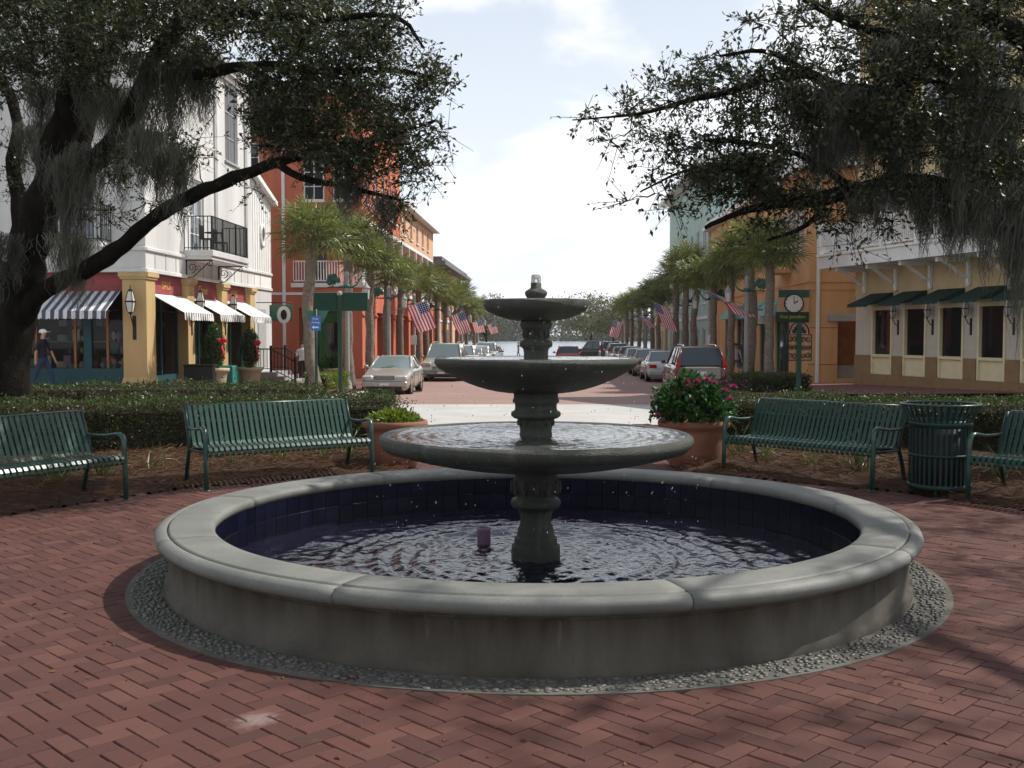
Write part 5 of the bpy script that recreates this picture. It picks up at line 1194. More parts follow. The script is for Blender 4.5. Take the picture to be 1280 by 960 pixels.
TL = [
 [(4, 520, 16, .42), (8, 480, 16, .33), (12, 430, 16, .29), (22, 370, 15.9, .28), (38, 310, 15.7, .27), (58, 250, 15.5, .28), (75, 190, 15.3, .24), (92, 120, 15, .19), (100, 40, 14.7, .15), (110, -70, 14.4, .10)],
 [(22, 395, 15.9, 0.185), (50, 360, 15.7, 0.143), (100, 346, 15.3, 0.126), (150, 308, 14.8, 0.113), (205, 262, 14.2, 0.101), (255, 238, 13.7, 0.088), (300, 222, 13.2, 0.076), (345, 203, 12.7, 0.063), (400, 186, 12.2, 0.046), (470, 176, 11.8, 0.029), (545, 150, 11.5, 0.015)],
 [(50, 262, 15.5, .20), (92, 216, 15.0, .16), (140, 185, 14.5, .14), (168, 140, 14.1, .13), (185, 90, 13.7, .12), (215, 40, 13.3, .10), (260, -10, 12.8, .08), (330, -60, 12.2, .05)],
 [(60, 245, 15.5, .18), (95, 190, 15.6, .14), (120, 120, 15.8, .11), (150, 30, 16, .08), (170, -40, 16, .06)],
 [(30, 330, 15.8, .18), (24, 250, 16.0, .12), (14, 190, 16.2, .10), (26, 150, 16.3, .08), (-10, 70, 16.5, .06)],
 [(182, 100, 13.8, .09), (250, 92, 13.0, .07), (330, 78, 12.3, .055), (410, 92, 11.8, .042), (485, 85, 11.5, .03), (545, 98, 11.3, .016)],
 [(240, 10, 13.0, .07), (330, 20, 12.2, .055), (420, 25, 11.6, .04), (500, 15, 11.3, .025), (530, 60, 11.2, .012)],
 [(345, 203, 12.7, .05), (380, 225, 12.5, .04), (440, 235, 12.2, .03), (500, 250, 12.0, .018)],
 [(26, 370, 15.9, .18), (-30, 300, 15.5, .14), (-120, 220, 15, .1), (-220, 120, 14.5, .07)],
]
BL = [ # px, py, rx, ry, d, dd, n, leaves per spray
 (380, 160, 52, 42, 12.5, .8, 40, 11), (335, 120, 24, 36, 12.8, .6, 14, 11),
 (50, 20, 120, 75, 14.5, 1.8, 190, 12), (180, 20, 110, 62, 13.5, 1.6, 160, 12), (290, 10, 80, 45, 12.6, 1.2, 60, 11), (360, 50, 60, 75, 12.4, 1.1, 74, 11), (420, 60, 70, 75, 12.0, 1.0, 78, 11),
 (480, 90, 62, 60, 11.7, .8, 46, 10), (530, 105, 34, 40, 11.5, .6, 17, 9), (350, 135, 38, 50, 12.5, .8, 34, 11), (420, 155, 65, 50, 12.1, .9, 58, 11), (490, 175, 55, 45, 11.8, .8, 38, 10),
 (515, 215, 34, 32, 11.8, .5, 12, 8), (430, 205, 50, 22, 12.2, .5, 20, 9), (335, 180, 22, 20, 12.8, .4, 6, 9), (490, 250, 18, 18, 12.0, .4, 4, 7), (480, 15, 30, 30, 11.4, .6, 12, 9), (545, 160, 20, 50, 11.5, .5, 9, 7),
 (232, 185, 22, 26, 13.6, .5, 9, 8), (160, 200, 40, 26, 14.3, .6, 13, 8), (180, 262, 40, 10, 14.3, .4, 5, 6), (120, 90, 50, 28, 14.6, .9, 22, 10), (15, 105, 40, 26, 15.8, .8, 12, 8), (20, 220, 18, 40, 15.9, .5, 7, 7), (120, 268, 26, 16, 14.9, .4, 4, 7),
 (400, 15, 70, 45, 16.8, 1.2, 60, 11), (320, 0, 80, 40, 16.6, 1.2, 60, 11), (-60, 80, 70, 110, 15, 1.3, 40, 10), (250, 85, 26, 24, 13.2, .6, 9, 9), (300, 235, 20, 6, 13, .2, 2, 5)]
ML = [(215, 78, 13.4, 50, 145, 240), (245, 70, 13.2, 36, 110, 150), (190, 170, 13.9, 40, 140, 190), (215, 190, 13.8, 40, 110, 150), (60, 110, 15.2, 50, 120, 160), (108, 205, 14.9, 44, 150, 190), (90, 300, 15.2, 36, 110, 130), (120, 110, 14.8, 40, 90, 120), (150, 120, 14.2, 40, 110, 140), (60, 190, 15.3, 40, 120, 140), (30, 160, 16, 36, 90, 110), (435, 230, 12.2, 34, 60, 80), (330, 130, 12.6, 40, 90, 110), (128, 190, 14.6, 30, 90, 110), (470, 250, 12.1, 20, 70, 60), (10, 300, 15.3, 30, 90, 100)]
b0 = at(8, 520, 16); b0.z = 0
oak('live_oak', 'large mossy live oak with its thick trunk at the left edge behind the hedge', b0, TL, BL, ML, 3,
    extra=[((-6.5, 13.5, 8.2), (4.2, 3.6, 1.9), 120, 10)])
tb = at(1390, 470, 12.2)
TR = [
 [(Vector((tb.x, 12.2, -.1)), 0, 0, .50), (Vector((tb.x-.05, 12.2, .5)), 0, 0, .36), (Vector((tb.x-.15, 12.2, 1.8)), 0, 0, .32), (1365, 250, 12.2, .30), (1340, 170, 12.1, .26), (1320, 60, 12.1, .2), (1290, -80, 12, .14), (1270, -200, 11.8, .08)],
 [(1368, 300, 12.2, .20), (1310, 262, 12.0, .15), (1255, 240, 11.7, .13), (1190, 236, 11.4, .11), (1125, 228, 11.2, .095), (1065, 236, 11.0, .08), (1030, 250, 10.9, .07), (985, 252, 10.8, .055), (930, 262, 10.7, .035), (880, 285, 10.6, .018)],
 [(1330, 150, 12.1, .18), (1275, 150, 11.8, .13), (1215, 140, 11.5, .11), (1196, 104, 11.3, .10), (1165, 88, 11.1, .09), (1132, 90, 11.0, .085), (1108, 112, 10.9, .08), (1075, 119, 10.8, .07), (1040, 108, 10.7, .06), (1005, 90, 10.7, .055), (965, 96, 10.6, .045), (910, 115, 10.5, .034), (860, 124, 10.5, .026), (820, 138, 10.4, .018), (770, 146, 10.4, .012), (716, 150, 10.4, .006)],
 [(1196, 104, 11.3, .08), (1160, 60, 11.2, .065), (1090, 40, 11.0, .05), (1020, 10, 10.8, .035), (970, -30, 10.7, .02)],
 [(1310, 60, 12.1, .14), (1230, 20, 11.6, .1), (1140, -20, 11.2, .07), (1050, -60, 10.8, .05), (960, -110, 10.4, .03)],
 [(1005, 90, 10.7, .035), (960, 60, 10.6, .025), (900, 70, 10.5, .014)],
 [(985, 252, 10.8, .03), (940, 215, 10.7, .022), (870, 205, 10.6, .016), (800, 240, 10.5, .008)],
 [(1065, 236, 11.0, .05), (1020, 200, 10.9, .035), (960, 180, 10.7, .025), (880, 175, 10.5, .014)],
 [(1030, 250, 10.9, .035), (1010, 285, 10.9, .025), (960, 300, 10.8, .015)],
 [(1300, 0, 12.1, .12), (Vector((7.4, 10.2, 7.2)), 0, 0, .09), (Vector((7.8, 8.8, 8.2)), 0, 0, .06), (Vector((7.2, 7.2, 8.8)), 0, 0, .03)],
 [(1310, 20, 12.1, .12), (Vector((7.4, 9.0, 6.9)), 0, 0, .09), (Vector((8.6, 6.5, 7.6)), 0, 0, .06), (Vector((9.4, 4.4, 8.0)), 0, 0, .03)],
]
BRR = [
 (1100, 95, 60, 24, 10.7, .3, 24, 9), (1010, 95, 40, 16, 10.5, .2, 12, 9), (1110, 232, 60, 14, 10.9, .3, 16, 9), (1000, 255, 40, 12, 10.6, .2, 9, 8),
 (1230, 30, 90, 70, 11.6, 1.3, 110, 11), (1130, 25, 80, 60, 11.2, 1.2, 78, 11), (1045, 30, 55, 60, 10.9, .9, 32, 9), (990, 25, 28, 45, 10.7, .7, 14, 9), (955, 105, 42, 38, 10.7, .7, 26, 10), (890, 105, 40, 34, 10.5, .6, 22, 10), (838, 115, 30, 24, 10.5, .5, 12, 9),
 (795, 142, 24, 16, 10.4, .3, 6, 8), (745, 148, 24, 6, 10.4, .2, 3, 7), (780, 178, 18, 20, 10.4, .3, 4, 7), (838, 172, 30, 20, 10.5, .5, 10, 8), (815, 225, 20, 20, 10.5, .3, 4, 7), (880, 205, 32, 36, 10.6, .6, 22, 10), (935, 175, 42, 45, 10.7, .8, 36, 10), (930, 225, 42, 36, 10.7, .6, 34, 10),
 (985, 235, 36, 28, 10.8, .6, 24, 10), (1005, 175, 40, 40, 10.9, .8, 28, 10), (1060, 160, 50, 48, 11.0, .9, 28, 10), (1045, 270, 20, 26, 10.9, .4, 8, 8), (1065, 312, 14, 8, 10.9, .2, 3, 6), (1105, 275, 30, 18, 11, .4, 7, 7), (1140, 150, 65, 55, 11.3, 1.0, 66, 11), (1235, 140, 60, 70, 11.7, 1.1, 70, 11), (1260, 225, 40, 30, 11.8, .8, 20, 9), (1160, 250, 30, 16, 11.2, .4, 7, 7), (845, 258, 20, 12, 10.5, .3, 4, 7), (790, 252, 8, 4, 10.4, .2, 1, 6), (945, 10, 16, 20, 10.6, .4, 3, 7), (960, 278, 26, 8, 10.8, .3, 5, 7)]
MR = [(1215, 130, 11.5, 60, 190, 260), (1250, 120, 11.7, 60, 200, 260), (1180, 140, 11.4, 60, 170, 240), (1270, 200, 11.8, 50, 240, 260), (1200, 240, 11.4, 60, 110, 200), (1165, 240, 11.3, 40, 100, 130), (1235, 240, 11.6, 50, 100, 180), (1030, 118, 10.7, 40, 110, 150), (1060, 122, 10.8, 50, 120, 190), (1000, 110, 10.7, 36, 90, 110), (1085, 118, 10.9, 40, 100, 140), (1080, 240, 11.0, 44, 70, 110), (1020, 170, 10.9, 40, 100, 130), (1120, 150, 11.1, 50, 130, 170), (1232, 245, 11.6, 14, 130, 50), (1275, 260, 11.9, 30, 100, 130), (1150, 20, 11.1, 34, 90, 100), (1175, 30, 11.2, 20, 90, 70), (880, 215, 10.6, 30, 60, 60), (1130, 235, 11.2, 36, 70, 90), (950, 200, 10.7, 34, 70, 80), (1190, 60, 11.3, 40, 120, 130), (1110, 60, 11, 30, 80, 90)]
oak('live_oak', 'sprawling live oak with long moss curtains reaching in from the right edge', (tb.x, 12.2, 0), TR, BRR, MR, 8,
    extra=[((8.4, 9.5, 8.3), (3.2, 3.6, 1.8), 150, 11), ((9.6, 5.2, 7.9), (3.0, 3.2, 1.4), 120, 11), ((10.5, 11.5, 7.5), (3.0, 4.5, 2.4), 150, 11), ((7.0, 12.0, 6.4), (2.0, 1.4, 1.2), 60, 11), ((9.2, 13.2, 7.0), (2.6, 2.4, 1.5), 90, 11)])

# ================================================================== cabbage palms
def frond_mesh(seed, dead=False):
    rr = random.Random(seed); b = MB(); L0 = .62; n = 15
    b.tube([(0, 0, 0), (L0*.55, 0, .05), (L0, 0, .03)], [.016, .012, .008], 4, m=0, cap=False)
    # costapalmate blade: rib curves down, leaflets fan out with drooping tips
    for k in range(n):
        f = k/(n-1); a = rad(-118+236*f); off = .20*(1-abs(2*f-1)); base = Vector((L0+off, 0, .03-off*.3))
        ln = rr.uniform(.62, .78)*(1-.28*abs(2*f-1)**2); d = Vector((math.cos(a), math.sin(a), .10+.05*rr.random()))
        w_ = .027; s_ = Vector((-math.sin(a), math.cos(a), 0)); fold = Vector((0, 0, .02))
        p0, p1, p2, p3 = base, base+d*ln*.42, base+d*ln*.75+Vector((0, 0, -.03)), base+d*ln*1.0+Vector((0, 0, -.10-.16*rr.random()))
        vs = [p0-s_*.008, p0+s_*.008, p1-s_*w_+fold, p1+s_*w_+fold, p1, p2-s_*w_*.7, p2+s_*w_*.7, p3]
        b.add(vs, [(0, 4, 2), (0, 1, 4), (1, 3, 4), (2, 4, 5), (4, 3, 6), (5, 4, 6), (5, 6, 7)], 0)
    me = b.mesh('frond', MAT['palmdead'] if dead else MAT['palmleaf'], False)
    a_ = me.attributes.new('rnd', 'FLOAT', 'FACE'); a_.data.foreach_set('value', np.array([rr.random() for _ in me.polygons], dtype=np.float32)); return me
FR = [frond_mesh(k) for k in range(4)]
def trunk_mesh(h, seed):
    rr = random.Random(seed); b = MB(); n = 26; lx, ly = rr.gauss(0, .22), rr.gauss(0, .22); pts, rd = [], []
    for i in range(n+1):
        f = i/n; pts.append((lx*math.sin(f*PI)*.6+.02*math.sin(f*19), ly*math.sin(f*PI)*.6, h*f)); rd.append(.17+.06*(1-f)**6+.012*math.sin(f*40)+(.05*max(0, (f-.9)/.1)))
    b.tube(pts, rd, 12); return b.mesh('trunk', MAT['palmbark'])
def boots_mesh(h, seed):
    rr = random.Random(seed); b = MB()
    for k in range(34):
        a = k*2.4; z = h-.55+.55*k/34; r = .17+.05*k/34; c = Vector((r*math.cos(a), r*math.sin(a), z)); d = Vector((math.cos(a), math.sin(a), .9)); s_ = Vector((-math.sin(a), math.cos(a), 0)); ln = rr.uniform(.16, .34)
        b.add([c-s_*.05, c+s_*.05, c+d*ln+s_*.02, c+d*ln-s_*.02, c-s_*.03+d*.05+Vector((0, 0, -.03))], [(0, 1, 2, 3), (0, 3, 4)])
    me = b.mesh('boots', MAT['palmdead'], False); a_ = me.attributes.new('rnd', 'FLOAT', 'FACE'); a_.data.foreach_set('value', NR.random(len(me.polygons)).astype(np.float32)); return me
def make_palm(h, seed, loc, label):
    rr = random.Random(seed); t = thing('palm_tree', label, 'palm tree', loc, 0, 'cabbage palms lining the street')
    link('trunk', trunk_mesh(h, seed), t); link('boots', boots_mesh(h, seed), t)
    n = rr.choice((40, 44, 48))
    for k in range(n):
        f = (k+.5)/n; el = math.asin(-.55+1.5*f if f < 1 else .9) if -.55+1.5*f < .97 else 1.3; az = k*2.39996+rr.gauss(0, .15)
        o = link('frond', FR[rr.randrange(4)], t); s_ = rr.uniform(.95, 1.22)*(1.0 if el > -.2 else .92)
        o.matrix_local = Matrix.Translation((0, 0, h-.05+.1*f)) @ Matrix.Rotation(az, 4, 'Z') @ Matrix.Rotation(-el, 4, 'Y') @ Matrix.Rotation(rr.gauss(0, .3), 4, 'X') @ Matrix.Diagonal((s_, s_, s_, 1))
    return t
PO = 7.5
left_px = [395, 437, 463, 487, 502, 523, 537, 546, 557, 568, 576, 583, 590, 597]
right_px = [962, 931, 912, 892, 873, 858, 845, 827, 816, 806, 796, 789, 783, 778]
protos = []
pos = []
for px in left_px: d = PO*1330/(690-px); pos.append((-PO, d, px, 'left'))
for px in right_px: d = PO*1330/(px-690); pos.append((PO, d, px, 'right'))
pal = [make_palm(h, 40+i, (0, 0, 0), 'cabbage palm') for i, h in enumerate((5.0, 5.5, 5.2))]
for i, (off, d, px, side) in enumerate(pos):
    k = i % 14; loc = S(off, d, zwalk(d)-.02)
    ordn = ['nearest', 'second', 'third', 'fourth', 'fifth', 'sixth', 'seventh', 'eighth', 'ninth', 'tenth', 'eleventh', 'twelfth', 'thirteenth', 'last'][k]
    lab = '%s cabbage palm from the fountain along the %s side of the street' % (ordn, side)
    if i < 3: pal[i].location = loc; pal[i]['label'] = lab
    else: dup(pal[i % 3], None, loc, R.uniform(0, 6.28), lab, R.uniform(.88, 1.10))

# ================================================================== far shore wood across the lake
rr = random.Random(21); P, D, Z = [], [], []; tk = MB()
for k in range(260):
    x = rr.uniform(-330, 330); y = 612+rr.random()**1.4*60; h = 1.18*(10+7*rr.random()+5*noise.noise((x*.02, 0, 3)))*(1.15 if x > 20 else .92)
    w_ = h*rr.uniform(.45, .8); 
    for _ in range(60): P.append((x+rr.gauss(0, 4), 606+rr.random()*8, -1.7+abs(rr.gauss(0, 1.6)))); D.append((rr.gauss(0, 1), rr.gauss(0, 1), rr.gauss(0, 1))); Z.append(rr.uniform(1.0, 2.2))
    tk.tube([(x, y, -2), (x+rr.gauss(0, .5), y, h*.6), (x+rr.gauss(0, 1), y, h*.95)], [.35, .22, .06], 5, cap=False)
    n = 260
    for _ in range(n):
        v = Vector((rr.gauss(0, 1), rr.gauss(0, 1), rr.gauss(0, 1))).normalized()*rr.random()**.45
        P.append((x+v.x*w_*.7, y+v.y*w_*.5, -1.6+h*.46+v.z*h*.5)); D.append((rr.gauss(0, 1), rr.gauss(0, 1), rr.gauss(0, 1))); Z.append(rr.uniform(1.1, 2.6))
MAT['farleaf'] = leafmat('far_wood_leaf', (.042, .05, .026), (.085, .082, .05), .7, .15, .2)
fw = leaf_mesh('far_wood', np.array(P), np.array(D), np.array(Z), .7, MAT['farleaf'], None); tk.build('far_trunks', MAT['bark'], fw, 'stuff', recalc=False)
MAT['shoreleaf'] = leafmat('shore_tree_leaf', (.085, .09, .05), (.16, .155, .095), .7, .2, .2)
def shore_tree(label, px, d, zb, h, cr, dens, mat, thin=False):
    p = at(px, 430, d); t = thing('shore_tree', label, 'tree', (p.x, d, zb)); b = MB(); b.tube([(0, 0, -.3), (.1, 0, h*.4), (0, .1, h*.9)], [h*.022, h*.016, h*.006], 6)
    lim = []
    for _ in range(14):
        a = rr.uniform(0, 6.28); z = h*rr.uniform(.4, .9); e = Vector((cr*math.cos(a)*rr.uniform(.5, 1), cr*math.sin(a)*rr.uniform(.5, 1), z+h*rr.uniform(.0, .15))); b.tube([(0, 0, z*.9), (e.x*.5, e.y*.5, z), e], [h*.008, h*.005, .01], 4); lim.append(e)
    b.build('trunk', MAT['bark'], t); P, D, Z = [], [], []
    for e in lim+[Vector((0, 0, h*.95))]:
        for _ in range(dens):
            v = Vector((rr.gauss(0, 1), rr.gauss(0, 1), rr.gauss(0, .6)))*cr*.26; P.append(tuple(e+v)); D.append((rr.gauss(0, 1), rr.gauss(0, 1), rr.gauss(0, 1))); Z.append(rr.uniform(.2, .45)*(h/9)**.8)
    leaf_mesh('crown', np.array(P), np.array(D), np.array(Z), .5, MAT[mat], t)
shore_tree('olive leafed tree near the lake, right of the fountain top', 738, 150, -1.6, 8.2, 4.6, 330, 'shoreleaf')
shore_tree('smaller olive tree at the lake end beside the last right hand palms', 766, 135, -1.5, 7.4, 3.2, 330, 'shoreleaf')
shore_tree('thin leaved tree at the lake end of the left palm row', 607, 140, -1.6, 6.4, 2.6, 260, 'shoreleaf')
shore_tree('tall pine rising above the far shore just left of the fountain top', 613, 610, -1.8, 27.0, 7.5, 90, 'farleaf')
# ================================================================== street lamps, flags, signs
def lamp_post(label, loc, side, parking):
    """side = -1 for the left pavement: the lantern arm points to the street (local +x)"""
    t = thing('street_lamp', label, 'street lamp', loc, SROT+(0 if side < 0 else PI), 'grey street lamps between the palms')
    MB().lathe([(0, 0), (.20, 0), (.20, .06), (.17, .10), (.16, .22), (.13, .30), (.10, .42), (.092, .5), (.088, 2.0), (.078, 4.1), (.09, 4.14), (.09, 4.2), (.05, 4.26), (0, 4.28)], 16).build('post', MAT['lamppost'], t)
    b = MB(); b.tube([(-.62, 0, 3.72), (-.35, 0, 3.70), (0, 0, 3.74), (.18, 0, 3.70), (.34, 0, 3.78), (.46, 0, 3.98), (.56, 0, 4.10), (.66, 0, 4.10), (.71, 0, 4.02), (.70, 0, 3.92)], [.02, .028, .05, .04, .03, .028, .026, .024, .022, .014], 7)
    b.lathe([(0, 3.66), (.13, 3.68), (.14, 3.74), (.12, 3.80), (0, 3.81)], 14); b.build('arm', MAT['verdi'], t)
    b = MB(); rr = random.Random(5)
    for k in range(26): a = rr.uniform(0, 2*PI); q = rr.random()**.5; b.ball((-.52+.26*q*math.cos(a), rr.gauss(0, .01), 3.98+.15*q*math.sin(a)), rr.uniform(.05, .085), 6, 5, (1, .28, 1))
    b.tube([(-.50, 0, 3.7), (-.52, 0, 3.9)], .025, 5); b.tube([(-.70, 0, 3.71), (-.3, 0, 3.71)], .016, 5); b.build('tree_emblem', MAT['verdi'], t)
    b = MB(); c = (.70, 0); b.lathe([(0, 3.92), (.02, 3.90), (.03, 3.85), (.10, 3.74), (.155, 3.68), (.16, 3.655), (.12, 3.65)], 12, c); b.lathe([(.10, 3.30), (.12, 3.30), (.12, 3.28), (.05, 3.25), (0, 3.22)], 12, c)
    for k in range(4): a = PI/4+PI/2*k; b.tube([(c[0]+.135*math.cos(a), .135*math.sin(a), 3.66), (c[0]+.11*math.cos(a), .11*math.sin(a), 3.29)], .008, 4)
    ln = b.build('lantern', MAT['lamppost'], t); MB().lathe([(.128, 3.65), (.104, 3.30)], 12, c).build('lantern_glass', MAT['frost'], ln)
    if parking:
        p = MB(); p.box(-.16, .16, -.13, -.11, 1.55, 2.05, ch=.004); p = p.build('parking_plate', MAT['white'], t); p.rotation_euler = (0, 0, 0 if side < 0 else PI)
    return t
left_l = [(38.4, 0), (48.2, 0), (57.0, 1), (69, 0), (78, 0), (87, 0), (106, 0)]
right_l = [(40.5, 0), (49.8, 1), (59.4, 0), (69, 0), (84, 0), (100, 0)]
for side, ls in ((-1, left_l), (1, right_l)):
    for i, (d, pk) in enumerate(ls):
        nm = ['nearest', 'second', 'third', 'fourth', 'fifth', 'sixth', 'last'][i]
        lamp_post('%s grey street lamp with hanging lantern on the %s side of the street' % (nm, 'left' if side < 0 else 'right'), tuple(S(side*PO*.985, d, zwalk(d))), side, pk)
def flag(label, base, tip, fdir, hoist, fly, seed, droop=0.):
    base, tip, fdir = Vector(base), Vector(tip), Vector(fdir).normalized(); H = (tip-base).normalized()
    t = thing('flag', label, 'flag', tuple(base), 0, 'national flags hung out along the street'); b = MB(); b.tube([(0, 0, 0), tip-base], .016, 6); b.ball(tip-base, .03, 6, 5); b.build('flagstaff', MAT['greyconc'], t)
    nu, nv = 22, 14; vs, uv = [], []; nrm = H.cross(fdir).normalized(); rr = random.Random(seed); ph = rr.uniform(0, 6)
    for j in range(nv+1):
        for i in range(nu+1):
            f, h = i/nu, j/nv
            p = (tip-base)-H*(.04+hoist*(1-h))+fdir*(fly*f)+nrm*(.09*f*math.sin(ph+f*8+h*2.2)+.03*f*math.sin(h*9+ph))+Vector((0, 0, -droop*f*f+.03*math.sin(f*9+h*3)*f)); vs.append(p); uv.append((f, h))
    k = nu+1; fs = [(j*k+i, j*k+i+1, (j+1)*k+i+1, (j+1)*k+i) for j in range(nv) for i in range(nu)]; b = MB(); b.add(vs, fs, 0, True); me = b.mesh('cloth', MAT['flag'], False)
    ul = me.uv_layers.new(name='UVMap')
    for pl in me.polygons:
        for li in pl.loop_indices: ul.data[li].uv = uv[me.loops[li].vertex_index]
    link('cloth', me, t)
for i, d in enumerate((48.2, 69, 87, 106)):
    nm = ['large flag hanging nearest on the left side of the street', 'second hanging flag along the left row of lamps', 'third flag, twisted and small, along the left row', 'farthest flag near the lake on the left row'][i]
    b0 = S(-PO+.1, d, zwalk(d)+(3.05 if i == 0 else 3.0)); flag(nm, b0, b0+Vector((1.75, -.1, .55+.12*math.sin(i*2.3))), (.42, -.1, -1) if i != 2 else (.25, .8, -1), (.92, .95, .9, .85)[i], (1.28, 1.35, 1.2, 1.05)[i], i)
for i, (d, fd, dr) in enumerate(((40.5, (.95, .2, -.42), .25), (59.4, (.45, .1, -1), 0), (76, (.9, .3, -.5), .2), (98, (-.25, .1, -1), 0))):
    nm = ['dark rumpled flag blown towards the pavement nearest on the right', 'second hanging flag on the right side of the street', 'third flag, streaming sideways, on the right row', 'farthest flag near the lake on the right row'][i]
    b0 = S(PO-.1, d, zwalk(d)+3.15); flag(nm, b0, b0+Vector((-1.85, -.1+.3*math.sin(i*3), .62+.18*math.sin(i*1.9))), fd, .95, 1.5, 10+i, dr)
# guide sign: green post with two blank boards seen from behind
t = thing('guide_sign', 'dark green post carrying two wide blank green boards seen from behind', 'sign', (at(425, 418, 26).x, 26, 0))
MB().lathe([(0, -.1), (.055, -.1), (.055, 2.66), (.05, 2.70), (0, 2.72)], 14).build('post', MAT['signgreen'], t)
MB().lathe([(0, 0), (.06, 0), (.07, .04), (.04, .1), (0, .11)], 14, (0, 0)).build('finial', MAT['lamppost'], t).location = (0, -.03, 2.60)
for s_ in (-1, 1): MB().box(.058 if s_ > 0 else -.64, .68 if s_ > 0 else -.058, .0, .03, 2.22, 2.67, ch=.012).build('board', MAT['signgreen'], t)
t = thing('yield_sign', 'back of a green triangular yield sign with small blue parking plate', 'sign', (at(395, 418, 25.5).x, 25.5, 0))
MB().lathe([(0, -.1), (.035, -.1), (.035, 2.25), (0, 2.26)], 12).build('post', MAT['signgreen'], t)
MB().prism([(-.30, 2.22), (.30, 2.22), (.03, 1.72), (-.03, 1.72)], .04, .055).build('triangle', MAT['signback'], t)
p = MB().box(-.115, .115, -.055, -.04, 1.74, 2.08, ch=.006).build('blue_plate', MAT['signblue'], t)
for k, s_ in enumerate(('Free', 'Parking')): text(p, s_, .075 if k == 0 else .062, (0, -.0575, 2.02-.085*k), (PI/2, 0, 0), MAT['white'], .001)
b = MB(); b.prism([(-.085, 1.82), (-.035, 1.865), (-.035, 1.835), (.075, 1.835), (.075, 1.805), (-.035, 1.805), (-.035, 1.775)], -.062, -.056); b.build('arrow', MAT['white'], p)
# ornate black iron sign on a post (right)
t = thing('iron_sign', 'ornate openwork black iron plaque on a dark green post behind the right hedge', 'sign', (at(999, 418, 26).x, 26, 0))
MB().lathe([(0, -.1), (.09, -.1), (.09, .12), (.07, .18), (.06, .24), (.06, 1.85), (.08, 1.9), (0, 1.96)], 14).build('post', MAT['signgreen'], t)
b = MB(); b.tube([(-.30, 0, 1.02), (.30, 0, 1.02), (.30, 0, 1.64), (-.30, 0, 1.64), (-.30, 0, 1.02)], .018, 6); b.tube([(.24*math.cos(PI*k/16), 0, 1.66+.30*math.sin(PI*k/16)) for k in range(17)], .02, 6)
rr = random.Random(4)
for k in range(15):
    cx_, cz = -.22+.11*(k % 5), 1.13+.2*(k//5); pts = [(cx_+(.02+.045*i/14)*math.cos(i*.75+k), 0, cz+(.02+.055*i/14)*math.sin(i*.75+k)) for i in range(15)]; b.tube(pts, .012, 5)
for k in range(5): a = PI*(k+.5)/5; b.ball((.13*math.cos(a), 0, 1.68+.14*math.sin(a)), .055, 8, 6, (1, .3, 1))
b.tube([(-.3, 0, 1.33), (.3, 0, 1.33)], .012, 5); b.build('openwork_panel', MAT['blackiron'], t)

